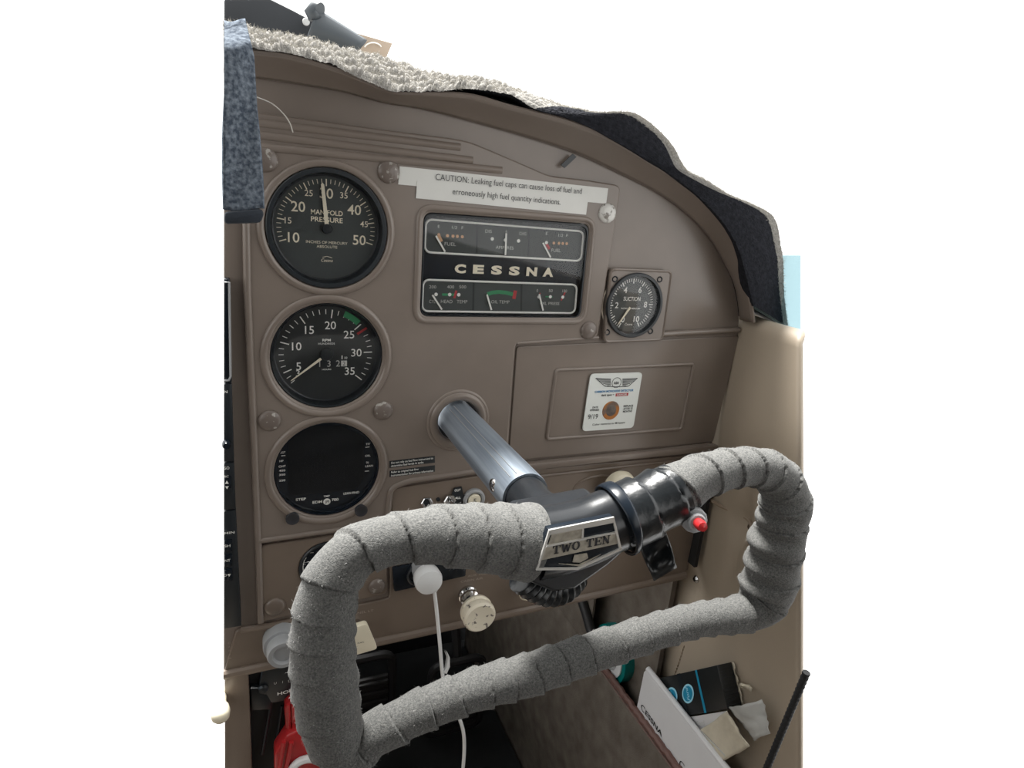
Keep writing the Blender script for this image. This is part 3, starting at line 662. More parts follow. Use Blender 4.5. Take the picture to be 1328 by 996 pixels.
MB().lathe(c, [(0, .0046), (.0050, .0044), (.0058, .0036), (.0058, 0)], 28).build('cap', M_IVORY, t)
lt = MB(); text(lt, '5', c+Vector((0, -.0049, 0)), .0048); lt.build('lettering', M_INK, t, 0)

# ------------------------------------------------------------------ control yoke
yk_ = thing('control_yoke', 'felt-tape wrapped control yoke on an aluminium column', 'yoke')
DC = .19
LEN = .138
bead(circ(COL, .0212, 56), .0042, .0, True, 'column_collar')
bead(circ(COL, .0250, 56), .0022, -.0004, True, 'column_collar')
col = MB().lathe((COL[0], 0, COL[1]), [(.0148, -.12), (.0150, 0), (.0157, LEN-.001), (.0155, LEN), (.0138, LEN), (.0136, LEN-.01)], 64).build('column_tube', M_ALU, yk_)
gv = MB(); a0 = rad(118)
for aa in (112, 128):
    a_ = rad(aa); gv.tube([(COL[0]+.01525*math.cos(a_), -.004, COL[1]+.01525*math.sin(a_)), (COL[0]+.0159*math.cos(a_), -LEN+.004, COL[1]+.0158*math.sin(a_))], .0003, 6)
gv.build('guide_line', M_GREYP, col)
sa = rad(176); ax = Vector((math.cos(sa), -.25, math.sin(sa))).normalized()
sc0 = Vector((COL[0], -.121, COL[1])) + Vector((math.cos(sa), 0, math.sin(sa)))*.0148
MB().lathe(sc0, [(0, .0012), (.0030, .0014), (.0044, .0006), (.0046, -.001)], 24, ax).build('column_screw', M_CHROME, col)
u_ = Vector((0, 1, 0)); v_ = ax.cross(u_).normalized(); u_ = v_.cross(ax)
x_ = MB()
for d in (u_+v_, u_-v_): x_.tube([sc0+ax*.0014-d*.0018, sc0+ax*.0014+d*.0018], .0004, 5)
x_.build('screw_slot', M_INK, col)
MB().lathe((COL[0], 0, COL[1]), [(.0137, LEN-.006), (.0137, LEN+.006), (.0130, LEN+.016), (.0150, LEN+.028), (.0165, LEN+.05)], 40).build('neck', M_BMETAL, yk_)
# tape-wrapped rim: centre line points with measured thickness
def rim_pts(lst): return [P(x, y, -d) for x, y, d, w_ in lst], [w_/2 for x, y, d, w_ in lst]
RIM = [(686, 704, .190, .0425), (650, 699, .190, .0375), (603, 695, .190, .0330), (560, 694, .190, .0290), (526, 697, .190, .0255), (490, 704, .190, .0252), (458, 719, .190, .0258), (434, 747, .190, .0272),
       (424, 775, .190, .0290), (420, 803, .190, .0303), (418.5, 832, .190, .0312), (419, 861, .190, .0318), (422, 890, .190, .0325), (426, 920, .190, .0320), (432, 948, .190, .0300), (443, 968, .190, .0272), (462, 968, .190, .0250), (485, 952, .190, .0235), (515, 937, .190, .0228), (552, 919, .190, .0229), (594, 902, .190, .0230),
       (640, 887, .190, .0236), (687, 874.5, .190, .0242), (757, 850, .190, .0235), (827, 826.5, .190, .0228), (870, 813, .190, .0222), (905, 804, .190, .0222), (935, 800, .190, .0232), (962, 796, .190, .0256), (982, 786, .190, .0300), (994, 769, .190, .0345),
       (999, 748, .190, .0372), (1003, 726, .190, .0350), (1007, 705, .190, .0362), (1013, 680, .190, .0330), (1018, 658, .190, .0335), (1017, 636, .190, .0300), (1005, 616, .190, .0272), (985, 607, .190, .0252), (961, 606, .190, .0246), (932, 611, .190, .0260), (905, 620, .190, .0278), (880, 633, .190, .0310), (858, 647, .190, .0335)]
cp, cr_ = rim_pts(RIM)
def loft_tube(cp, cr, n_seg, n_ring, wrap=None, flat=1.0, amp=.0009, bump=None):
    cen = crom(cp, 24)
    rad_ = [v.x for v in crom([(r, 0, 0) for r in cr], 24)]
    L = [0]
    for a, b in zip(cen, cen[1:]): L.append(L[-1]+(b-a).length)
    N = int(L[-1]/n_seg); pts = []; rs = []; ss = []; j = 0
    for i in range(N+1):
        d = L[-1]*i/N
        while j < len(L)-2 and L[j+1] < d: j += 1
        t = (d-L[j])/max(1e-9, L[j+1]-L[j]); pts.append(cen[j].lerp(cen[j+1], t)); rs.append(rad_[j]+(rad_[j+1]-rad_[j])*t); ss.append(d)
    fr = frames(pts); rows = []
    for i, p in enumerate(pts):
        t, a, b = fr[i]; row = []
        for k in range(n_ring):
            th = 2*PI*k/n_ring; r = rs[i]
            if wrap:
                pw = wrap; ph = ss[i]/pw - th/(2*PI) + .10*math.sin(th+.6) + .22*math.sin(ss[i]*41) + .05*math.sin(ss[i]*143+th)
                f_ = ph % 1.0
                r += amp*(f_**2-.5) - amp*.5*math.exp(-(f_/.03)**2)
                r += .00010*math.sin(ss[i]*420+th*3)*math.sin(th*5+ss[i]*180)
            if bump: r += bump(p, a*math.cos(th)+b*math.sin(th), ss[i])
            row.append(p + a*(r*flat*math.cos(th)) + b*(r*math.sin(th)))
        rows.append(row)
    return rows, fr, pts, rs
rows, fr_, pts_, rs_ = loft_tube(cp, cr_, .0007, 72, wrap=.0175, amp=.0014, bump=lambda p, d, s_: .0020*max(0, -d.x)*math.sin(s_*2*PI/.0165)*smooth01(.246, .258, p.x))
mb = MB().grid(rows, False, True); n = 72; k = len(rows)
mb.f.append(tuple(range(n))); mb.f.append(tuple((k-1)*n+j for j in range(n)))
rim = mb.build('felt_wrap', M_FELT, yk_, smooth=75)
# loose fibres standing out of the felt
fz = MB(); rnd = random.Random(3)
for i in range(5200):
    a_ = rnd.randrange(2, len(rows)-2); b_ = rnd.randrange(72); p = rows[a_][b_]; nrm = (p-pts_[a_]).normalized()
    t_ = fr_[a_][0]; s_ = nrm.cross(t_); l_ = rnd.uniform(.0006, .0021)
    d1 = (nrm*rnd.uniform(.2, 1)+t_*rnd.uniform(-1, 1)+s_*rnd.uniform(-1, 1)).normalized()
    q1 = p+d1*l_*.5; q2 = q1+(d1+t_*rnd.uniform(-.8, .8)+s_*rnd.uniform(-.8, .8)).normalized()*l_*.5; w_ = .00007
    sd = d1.cross(t_+s_*.3).normalized()*w_
    fz.add([p-sd, p+sd, q1+sd, q2, q1-sd], [(0, 1, 2, 4), (4, 2, 3)])
fo = fz.build('felt_fibres', M_FUZZD, rim, 0); fo['kind'] = 'stuff'
# hub and badge
arm = [(690, 705, .190, .0400), (720, 700, .190, .0395), (757, 690, .190, .0380), (790, 676, .190, .0370), (812, 668, .190, .0372), (835, 658, .190, .036)]
hp, hr = rim_pts(arm); r2, *_ = loft_tube(hp, hr, .003, 48, flat=.95)
MB().grid(r2, False, True).build('hub_arm', M_BMETAL, yk_, smooth=80)
hb = [P(x, y, -.203) for x, y in ((692, 690), (800, 668), (817, 711), (790, 735), (747, 766), (718, 770), (686, 757))]
MB().prism(hb, (0, .036, 0)).build('hub_body', M_BMETAL, yk_, bevel=.003, bseg=3)
YB = -.2095
B = lambda zx, zy: (690+zx/8.3, 660+zy/8.3)
badge = MB().prism([P(*B(*q), YB) for q in ((185, 232), (885, 92), (970, 440), (500, 652), (50, 655))], (0, .005, 0)).build('badge', M_GLOSS, yk_, bevel=.0004)
YB -= .0004
def bp(name, poly, m, h=.0005):
    return MB().prism([P(*B(*q), YB-h) for q in poly], (0, h, 0)).build(name, m, badge)
bp('badge_rim', ((185, 230), (885, 90), (893, 148), (195, 280)), M_SILVB, .0010)
bp('badge_rim', ((885, 90), (970, 440), (945, 448), (868, 110)), M_SILVB, .0010)
bp('badge_rim', ((970, 440), (500, 655), (495, 632), (955, 425)), M_SILVB, .0010)
bp('badge_rim', ((500, 657), (45, 662), (55, 640), (495, 634)), M_SILVB, .0010)
bp('badge_rim', ((185, 232), (50, 655), (70, 645), (205, 250)), M_SILVB, .0010)
bp('quarter_panel', ((215, 275), (540, 212), (535, 325), (175, 398)), M_SILV)
bp('divider', ((540, 212), (560, 208), (553, 322), (535, 326)), M_SILVB, .0008)
bp('divider', ((150, 418), (170, 392), (905, 248), (912, 266)), M_SILVB, .0008)
bp('name_band', ((150, 418), (912, 266), (938, 372), (92, 555)), M_SILV)
bp('shield', ((458, 498), (592, 478), (605, 530), (520, 578), (438, 575)), M_SILV)
bp('chevron', ((290, 592), (510, 598), (745, 490), (515, 618)), M_SILV)
# slab-serif badge lettering drawn stroke by stroke
sl_ = MB(); pa = P(*B(205, 478), YB-.0008); pb = P(*B(832, 352), YB-.0008); pu = (pb-pa); Wd = pu.length; u = pu.normalized(); v = Vector((-u.z, 0, u.x))
org = P(*B(218, 492), YB-.0008); Hh = .0050
def stroke(x0, z0, x1, z1, wd):
    d = Vector((x1-x0, z1-z0)).normalized(); nn = Vector((-d.y, d.x))*wd/2
    sl_.add([org+u*a+v*b for a, b in ((x0-nn.x, z0-nn.y), (x1-nn.x, z1-nn.y), (x1+nn.x, z1+nn.y), (x0+nn.x, z0+nn.y))], [(0, 1, 2, 3)])
cw = Wd/7.3; H = Hh; TH = H*.26; tn = H*.12
def cT(x, w): stroke(x, H-tn/2, x+w, H-tn/2, tn); stroke(x+w/2, 0, x+w/2, H, TH); stroke(x+w*.2, tn/2, x+w*.8, tn/2, tn); stroke(x+tn/2, H*.68, x+tn/2, H, tn); stroke(x+w-tn/2, H*.68, x+w-tn/2, H, tn)
def cW(x, w):
    for a, b, c, d, t_ in ((.08, 1, .3, 0, TH), (.3, 0, .5, .85, tn*1.2), (.5, .85, .7, 0, TH), (.7, 0, .92, 1, tn*1.2)): stroke(x+a*w, b*H, x+c*w, d*H, t_)
    stroke(x-.08*w, H-tn/2, x+.25*w, H-tn/2, tn); stroke(x+.75*w, H-tn/2, x+1.08*w, H-tn/2, tn)
def cO(x, w):
    pr_ = [(x+w/2+(w/2-TH*.35)*math.cos(k*PI/8), H/2+(H/2-tn*.4)*math.sin(k*PI/8)) for k in range(17)]
    for k in range(16):
        tt = tn+(TH-tn)*abs(math.cos((k+.5)*PI/8)); stroke(*pr_[k], *pr_[k+1], tt)
def cE(x, w): stroke(x+w*.25, 0, x+w*.25, H, TH); stroke(x, tn/2, x+w, tn/2, tn); stroke(x, H-tn/2, x+w, H-tn/2, tn); stroke(x+.2*w, H/2, x+.7*w, H/2, tn); stroke(x+w-tn/2, 0, x+w-tn/2, H*.3, tn); stroke(x+w-tn/2, H*.7, x+w-tn/2, H, tn); stroke(x+.7*w, H*.36, x+.7*w, H*.64, tn)
def cN(x, w): stroke(x+w*.18, 0, x+w*.18, H, tn); stroke(x+w*.82, 0, x+w*.82, H, tn); stroke(x+w*.12, H, x+w*.85, 0, TH); stroke(x, tn/2, x+w*.36, tn/2, tn); stroke(x-.05*w, H-tn/2, x+w*.25, H-tn/2, tn); stroke(x+w*.64, H-tn/2, x+w*1.02, H-tn/2, tn)
cT(0, cw*.95); cW(cw*1.1, cw*1.15); cO(cw*2.4, cw*.95); cT(cw*4.15, cw*.95); cE(cw*5.2, cw*.9); cN(cw*6.2, cw*1.0)
sl_.build('badge_lettering', M_INK, badge, 0)
# ribbed black cord boot under the hub
bt = crom([P(676, 748, -.180), P(692, 760, -.180), P(712, 767, -.180), P(732, 762, -.178), P(745, 748, -.172)], 14)
MB().tube(bt, [.0082+.0009*math.sin(i*1.25) for i in range(len(bt))], 20).build('ribbed_boot', M_BTAPE, yk_)
# black vinyl tape over the right arm with a strap ring and a loose tail
tp = [(806, 671, .190, .0400), (820, 665, .190, .0394), (838, 657, .190, .0372), (861, 645, .190, .0362), (877, 636, .190, .0346)]
hp, hr = rim_pts(tp); r3, *_ = loft_tube(hp, hr, .0012, 56, wrap=.019, amp=.0018)
vt = MB().grid(r3, False, True).build('vinyl_tape', M_BTAPE, yk_, smooth=70)
tp = [(797, 675, .190, .0430), (801, 673, .190, .0436), (806, 671, .190, .0432)]
hp, hr = rim_pts(tp); r4, *_ = loft_tube(hp, hr, .001, 48)
zo = MB().grid(r4, False, True).build('strap_ring', M_GLOSS, yk_, smooth=50); md = zo.modifiers.new('t', 'SOLIDIFY'); md.thickness = .0014
MB().tube(crom([P(x, y, -.206) for x, y in ((812, 690), (817, 701), (820, 707), (826, 705), (829, 700))], 6), .0007, 6).build('strap_tail', M_GREYP, zo)
tl = []
for i in range(9):
    t_ = i/8; l0 = Vector((828, 703)).lerp(Vector((848, 754)), t_); r0 = Vector((862, 686)).lerp(Vector((878, 736)), t_); bow = .004*math.sin(t_*5)
    tl.append([P(*(l0.lerp(r0, s_)), -.192+bow+.004*math.sin(3*s_+t_*2)) for s_ in [j/8 for j in range(9)]])
to = MB().grid(tl).build('tape_tail', M_BTAPE, vt, smooth=70); md = to.modifiers.new('t', 'SOLIDIFY'); md.thickness = .0012
# red push-to-talk switch
c0 = P(900, 674, -.206); ax = (P(916, 687, -.222)-c0).normalized()
pt = MB().lathe(c0, [(.0075, -.004), (.0075, .0012), (.0066, .0024), (.0052, .0026), (.0052, .0050), (.0044, .0058), (0, .0058)], 12, ax).build('talk_switch', M_GREYP, yk_)
MB().lathe(c0, [(.0030, .0050), (.0032, .010), (.0026, .0128), (0, .0136)], 20, ax).build('red_tip', M_REDP, pt)

# ------------------------------------------------------------------ knobs, lever, plug
def knob(name, label, px, py, prof, m, stem=None, cat='knob'):
    t = thing(name, label, cat); c = P(px, py, 0)
    if stem: MB().lathe(c, stem, 28).build('collar', M_CHROME, t, smooth=40)
    MB().lathe(c, prof, 40).build('knob_cap', m, t, smooth=40); return t
knob('pull_knob', 'chipped ivory pull knob on a chrome collar beside the white cable', 606, 770,
     [(.0048, .004), (.0048, .016), (.0110, .019), (.0140, .022), (.0146, .025), (.0130, .0265), (.0138, .028), (.0148, .031), (.0144, .0345), (.0126, .0362), (.0060, .0352), (0, .0350)], M_IVORYW,
     [(.0090, -.001), (.0090, .003), (.0076, .0042), (.0086, .0056), (.0086, .0085), (.0060, .010), (.0054, .012)])
knob('pull_knob', 'smooth ivory knob below glove box, half hidden behind the black vinyl tape', 794, 624,
     [(.0060, -.001), (.0060, .006), (.0150, .009), (.0165, .013), (.0150, .018), (.0090, .021), (0, .022)], M_IVORY)
knob('pull_knob', 'small ivory knob under the ribbed boot of the yoke hub', 676, 755, [(.006, -.001), (.006, .010), (.0085, .012), (.0090, .016), (.0070, .019), (0, .020)], M_IVORY)
knob('pull_knob', 'ivory knob in front of the brown pedestal beside the black lever console', 287, 899,
     [(.0040, -.001), (.0040, .012), (.0060, .015), (.0070, .020), (.0064, .025), (.0040, .028), (0, .029)], M_IVORY)
knob('rotary_knob', 'stepped pale grey rotary knob behind the left yoke grip', 366, 826,
     [(.0150, -.001), (.0150, .010), (.0145, .012), (.0125, .0125), (.0125, .020), (.0115, .0225), (.0085, .0225), (.0070, .020), (0, .020)], M_GREYP)
t = thing('flap_lever', 'flat cream paddle lever under the lower panel behind yoke', 'lever')
MB().tube([P(463, 806, .0), P(464, 815, -.012), P(467, 824, -.020)], .0028, 10).build('lever_stem', M_CHROME, t)
lv_ = [P(x, y, -.026) for x, y in ((448, 818), (476, 809), (490, 842), (452, 853))]
vv = rounded([(p.x, p.z) for p in lv_], .003); MB().prism([(a, -.026, b) for a, b in vv], (0, .006, 0)).build('paddle', M_IVORY, t, bevel=.001)
lt = MB(); tpx(lt, 'FLAPS', 468, 833.5, 1.8, -.0264, 7.5); lt.build('lettering', M_INK, t, 0)
t = thing('power_socket', 'black plate with power socket mounted low behind the yoke arm', 'socket')
MB().prism([(a, -.0042, b) for a, b in rounded([XZ(*q) for q in ((508, 734), (604, 716), (602, 744), (510, 764))], .002)], (0, .004, 0)).build('plate', M_GLOSS, t, bevel=.0006)
MB().lathe(P(543, 743, -.004), [(.0110, -.001), (.0110, .003), (.0096, .004), (.0090, 0), (0, -.0005)], 28).build('socket_ring', M_BLACK, t)
t = thing('charging_cable', 'white power plug with cable hanging from the black socket plate', 'cable')
c = P(547, 734, -.004)
MB().lathe(c, [(0, -.001), (.0095, 0), (.0100, .010), (.0102, .013)], 32).build('plug_body', M_GREYP, t)
MB().lathe(c, [(.0102, .013), (.0112, .0145), (.0118, .022), (.0108, .0255), (.0070, .027), (0, .0274)], 32).build('plug_head', M_WPLAS, t)
cab = [P(560, 752, -.026), P(563, 766, -.026), P(566, 790, -.026), P(570, 830, -.028), P(574, 875, -.030), P(580, 905, -.034), P(594, 928, -.036), P(601, 950, -.036), P(602, 975, -.036), P(600, 1002, -.036)]
MB().tube(crom(cab, 8), .0016, 10).build('cord', M_WPLAS, t)
MB().tube([P(560, 752, -.026), P(563, 766, -.026)], .0030, 12).build('strain_relief', M_WPLAS, t)
for k in range(3): MB().prism([P(x+1.2*k, y, -.029-.0012*k) for x, y in ((573, 872), (577, 866), (579, 852), (576, 843), (581, 853), (581, 865), (577, 874))], (0, .0008, 0)).build('cable_tab', M_WPLAS, t)

# ------------------------------------------------------------------ avionics strip at the left edge
rs = thing('radio_stack', 'black avionics stack with white button legends at the panel edge', 'radio')
def xcut(py, Y): return P(290.3, py, Y).x
def unit(name, y0, y1, xr0, xr1, Y, m, d=.008, parent=rs, bev=.0006, xl=None):
    a, b = P(xr0, y0, Y), P(xr1, y1, Y)
    pts = [(xcut(y0, Y) if xl is None else P(xl, y0, Y).x, Y, a.z), (a.x, Y, a.z), (b.x, Y, b.z), (xcut(y1, Y) if xl is None else P(xl, y1, Y).x, Y, b.z)]
    return MB().prism(pts, (0, d, 0)).build(name, m, parent, bevel=bev)
unit('display_unit', 362, 496, 298, 300.5, -.006, M_GLOSS)
dsp = [P(291, 366, -.0075), P(297.2, 366, -.0075), P(299, 488, -.0075), P(297, 493, -.0075), P(291, 494, -.0075)]
MB().tube(dsp, .0008, 6).build('display_frame', M_GREYP, rs)
unit('radio_unit', 498, 598, 300.5, 303.5, -.006, M_BLACK)
unit('audio_unit', 600, 660, 303.5, 305.5, -.006, M_BLACK)
unit('navigator_unit', 662, 812, 305.8, 313, -.006, M_BLACK)
MB().lathe(P(290.8, 575, -.006)+Vector((.0015, 0, 0)), [(.0030, 0), (.0030, .004), (.0022, .006), (0, .006)], 20).build('tuning_knob', M_GLOSS, rs)
for yy_ in (625, 707, 726, 745):
    unit('key', yy_-7, yy_+8, 299.5+(yy_-600)*.012, 299.7+(yy_-600)*.012, -.0072, M_GLOSS, .002, bev=.0003, xl=291)
lt = MB()
for s, x, y_, wp, h in (('N', 292.8, 508, 4, 3.4), ('GO', 293.8, 607, 6, 3.8), ('RC', 293.6, 618, 5, 3), ('MIN', 297.5, 691, 11, 3.2), ('SH', 294.8, 708, 6.5, 3.4), ('NT', 295, 727, 6, 3.4), ('D', 292.3, 746, 3.4, 3.4)): tpx(lt, s, x, y_, h, -.0079, wp, off=.01)
for (x, y_, s_) in ((294.2, 625.5, 1), (294.4, 632.5, -1), (297.2, 746, -1)):
    p = P(x, y_, -.0079); lt.add([p+Vector((-.0012, 0, -.0011*s_)), p+Vector((.0012, 0, -.0011*s_)), p+Vector((0, 0, .0013*s_))], [(0, 1, 2)])
lt.build('lettering', M_WHITE, rs, 0)

# ------------------------------------------------------------------ pedestal, lever console, red knobs
YP = -.004
pd = thing('centre_pedestal', 'brown centre pedestal post under the radio stack', 'pedestal')
pl = [(P(291, 876, YP).x, P(291, 876, YP).z), (P(322, 872, YP).x, P(322, 872, YP).z), (P(326, 996, YP).x, FZ*.62), (P(291, 996, YP).x-.006, FZ*.62)]
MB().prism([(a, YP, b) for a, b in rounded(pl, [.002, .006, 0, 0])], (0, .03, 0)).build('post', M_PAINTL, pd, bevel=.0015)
MB().box((XL+.001, .003, FZ), (-.055, .030, FZ*.6)).build('foot', M_PAINTL, pd)
lc = thing('lever_console', 'black hour meter console with white lettering below the panel edge', 'console')
MB().prism([P(x, y, .010) for x, y in ((312, 872), (400, 858), (405, 1030), (312, 1030))], (0, .03, 0)).build('console_face', M_DARK, lc)
MB().prism([P(x, y, .004) for x, y in ((334, 900), (345, 850), (420, 840), (420, 900), (352, 912), (345, 902))], (0, .007, 0)).build('hour_meter', M_BLACK, lc, bevel=.0008)
MB().prism([P(x, y, .004) for x, y in ((325, 893), (345, 893), (352, 910), (352, 920), (326, 922))], (0, .007, 0)).build('bracket', M_BLACK, lc, bevel=.0008)
MB().lathe(P(341, 894, .003), [(0, .002), (.003, .0018), (.0042, 0)], 16).build('console_screw', M_BLACK, lc)
for a_, b_ in (((352, 910), (340, 978)), ((366, 915), (358, 972))): MB().tube([P(*a_, .006), P(*b_, .002)], .0015, 8).build('lever_slot_edge', M_BLACK, lc)
lt = MB(); tpx(lt, 'HOURS', 376, 896.5, 4.4, .0035, 28, off=.02); lt.build('lettering', M_WHITE, lc, 0)
lt = MB()
for ch, x in (('U', 357), ('I', 366.5), ('L', 375)): tpx(lt, ch, x, 886-(x-357)*.15, 3.4, .0035)
lt.build('dim_lettering', M_DIM, lc, 0)
def red_knob(label, pts, Y, d):
    t = thing('mixture_knob', label, 'knob', group=None)
    ps = [P(x, y, Y) for x, y in pts]
    b = MB().prism(ps, (0, d, 0)).build('knob_body', M_REDP, t, bevel=.0022, bseg=3); return t, ps
t, _ = red_knob('red ribbed lever knob, upper of the pair behind the left grip', ((369, 918), (381, 909), (420, 905), (420, 955), (371, 955)), -.006, .016)
for x in (374, 380, 386): MB().tube([P(x, 913, -.0068), P(x+1, 952, -.0068)], .0016, 8).build('grip_rib', M_REDP, t)
t, _ = red_knob('red ribbed lever knob, lower of the pair, above white collar', ((356, 979), (372, 955), (395, 945), (430, 945), (430, 1015), (356, 1015)), -.014, .016)
for x0, x1 in ((362, 362), (372, 370)): MB().tube([P(x0+6, 962, -.0150), P(x1, 1000, -.0150)], .0020, 8).build('grip_rib', M_REDP, t)
wc = MB(); wc.tube([P(402+26*math.cos(a), 1008-24*math.sin(a), -.017) for a in [PI*k/20 for k in range(21)]], .0034, 10)
tag(wc.build('white_collar', M_WPLAS), 'white curved collar under the red lever knobs', 'collar')

# ------------------------------------------------------------------ rudder pedals in the dark footwell
for (x, y, lb) in ((470, 905, 'dark rudder pedal frame hanging left in the footwell behind white cable'), (590, 905, 'dark rudder pedal frame near the brown map pocket in the footwell')):
    c = P(x, y, .36); t = thing('rudder_pedal', lb, 'pedal')
    fr2 = rounded([(c.x-.05, c.z-.07), (c.x+.05, c.z-.07), (c.x+.045, c.z+.08), (c.x-.045, c.z+.08)], .02)
    MB().tube([(a, c.y-.01*(b-c.z)*5, b) for a, b in fr2], .007, 8, True).build('frame', M_PEDAL, t)
    MB().box((c.x-.042, c.y-.002, c.z-.055), (c.x+.042, c.y+.006, c.z+.035)).build('tread', M_PEDAL, t, bevel=.003)
    for k in range(5): MB().box((c.x-.040, c.y-.007, c.z-.050+k*.018), (c.x+.040, c.y-.001, c.z-.042+k*.018)).build('tread_rib', M_PEDAL, t, bevel=.002)
    MB().tube([(c.x, c.y, c.z+.07), (c.x, c.y+.03, c.z+.16), (c.x, c.y+.20, c.z+.22)], .008, 8).build('hanger', M_PEDAL, t)

# ------------------------------------------------------------------ things in the map pocket
# roll of tape
c = PX(797, 846, .366); t = thing('tape_roll', 'teal and white roll of tape standing in the map pocket', 'tape roll')
MB().lathe(c, [(.020, .009), (.029, .009), (.029, -.009), (.020, -.009), (.020, .009)], 40, Vector((-1, 0, 0))).build('white_ring', M_WPLAS, t, smooth=40)
MB().lathe(c, [(.0285, .0075), (.036, .0075), (.0365, 0), (.036, -.009), (.0285, -.009)], 40, Vector((-1, 0, 0))).build('teal_ring', M_TEAL, t, smooth=40)
# booklet
t = thing('handbook', 'white handbook with black title standing in the map pocket', 'book')
XB = .3546
A_ = PX(836, 868, XB); E_ = PX(936, 996, XB); Bq = PX(811, 911, XB)
u = (E_-A_).normalized(); u.x = 0; u.normalize(); v = Vector((0, -u.z, u.y))
if (Bq-A_).dot(v) < 0: v = -v
def bkp(a, b, x=0): return A_ + u*a + v*b + Vector((x, 0, 0))
LB = (E_-A_).length*1.5; WB = max(.085, (Bq-A_).dot(v)*1.8)
MB().prism([bkp(.002, .0), bkp(LB, 0), bkp(LB, WB), bkp(0, WB), bkp(0, .004)], (.0008, 0, 0)).build('cover', M_PAPER, t)
pg = MB()
for k in range(8): pg.prism([bkp(.0012, -.0006*(k % 2), .0010+k*.0006), bkp(LB, -.0006*(k % 2), .0010+k*.0006), bkp(LB, WB, .0010+k*.0006), bkp(.001, WB, .0010+k*.0006)], (.0004, 0, 0))
pg.build('pages', M_PAPER, t, 0)
MB().prism([bkp(0, -.0012, .0062), bkp(LB, -.0012, .0062), bkp(LB, WB, .0062), bkp(0, WB, .0062)], (.0010, 0, 0)).build('back_cover', M_PAPER, t)
MB().tube([bkp(.0015, -.0012, .0034), bkp(LB, -.0012, .0034)], .0034, 10).build('spine', M_PAPER, t)
lt = MB(); pc = PX(845, 936, XB-.0006); pa = PX(831, 914, XB-.0006); pb = PX(860, 957, XB-.0006)
text(lt, 'C', PX(833.5, 918.5, XB-.0006), .0080, None, u, -v, off=.006); text(lt, 'ESSNA', PX(847.5, 938, XB-.0006), .0058, (pb-pa).length*.72, u, -v, off=.022)
tx = PX(884, 992, XB-.0006); text(lt, 'C', tx, .0085, None, u, -v)
lt.build('title', M_INK, t, 0)
lt = MB(); text(lt, '1062', PX(841, 950, XB-.0006), .0100, .036, u, -v, off=.0, shear=.2); lt.build('pencil_note', mat('pencil', (.25, .25, .27, 1), .7, var=.1), t, 0)
# black carton
KB = KZ(800, 850, 6.324)
t = thing('parts_box', 'black carton with blue stripe and oval emblems, torn open beside handbook', 'box')
XK = .3635
fq = [PX(*KB(*q), XK) for q in ((340, 190), (820, 80), (905, 440), (560, 500))]
fq[0] = fq[1] + (fq[0]-fq[1])*1.35; fq[3] = fq[2] + (fq[3]-fq[2])*1.5
MB().prism(fq, (.019, .0, -.001)).build('carton', M_BOXB, t, bevel=.0006)
uu = (fq[1]-fq[0]).normalized(); vv = (fq[1]-fq[2]).normalized()
def bx(zx, zy, dx=-.0004): return PX(*KB(zx, zy), XK+dx)
MB().add([bx(640, 122), bx(655, 118), bx(735, 470), bx(718, 475)], [(0, 1, 2, 3)]).build('blue_stripe', M_CYAN, t, 0)
MB().add([bx(490, 152), bx(520, 145), bx(585, 492), bx(555, 497)], [(0, 1, 2, 3)]).build('grey_stripe', M_GREYP, t, 0).data.materials[0] = M_BLACK
for (zx, zy) in ((585, 313), (450, 340)):
    ctr = bx(zx, zy); 
    for rr_, mm, nm_, dx in ((1.0, M_CYANL, 'oval_ring', -.0003), (.80, M_CYAN, 'oval_emblem', -.0006)):
        o_ = MB(); o_.add([bx(zx+48*rr_*math.cos(a), zy+80*rr_*math.sin(a)) + Vector((dx, 0, 0)) for a in [2*PI*k/28 for k in range(28)]], [tuple(range(28))]); o_.build(nm_, mm, t, 0)
    lt = MB(); text(lt, 'Ford', ctr+Vector((-.0009, 0, 0)), .0045, .0135, vv, -uu, shear=.3, off=.01); lt.build('emblem_script', M_CYANL, t, 0)
MB().prism([bx(560, 512, .0), bx(905, 455, .0), bx(760, 640, .004), bx(640, 640, .004)], (.0006, 0, 0)).build('white_flap', M_PAPER, t)
lt = MB(); text(lt, 'Ford', bx(685, 555, -.0004), .0042, .0150, uu, vv, shear=.2); lt.build('flap_print', M_DIM, t, 0)
he = MB()
for k in range(14):
    f_ = k/13; a = fq[1].lerp(fq[2], f_); he.tube([a+Vector((.001, -.0006, 0)), a+Vector((.018, -.0006, -.001))], .0004, 4)
he.build('end_hatching', M_BLACK, t, 0)
rows = []
for i in range(13):
    f_ = i/12; a = fq[1].lerp(fq[2], f_)+Vector((.0190, -.0004, 0)); rows.append([a+Vector((.0005*math.sin(i*2.1), -.004*k_*(.6+.4*math.sin(i*1.7)), .001*math.sin(i*3+k_))) for k_ in (0, .5, 1)])
to = MB().grid(rows).build('torn_edge', M_KRAFT, t); md = to.modifiers.new('t', 'SOLIDIFY'); md.thickness = .0006
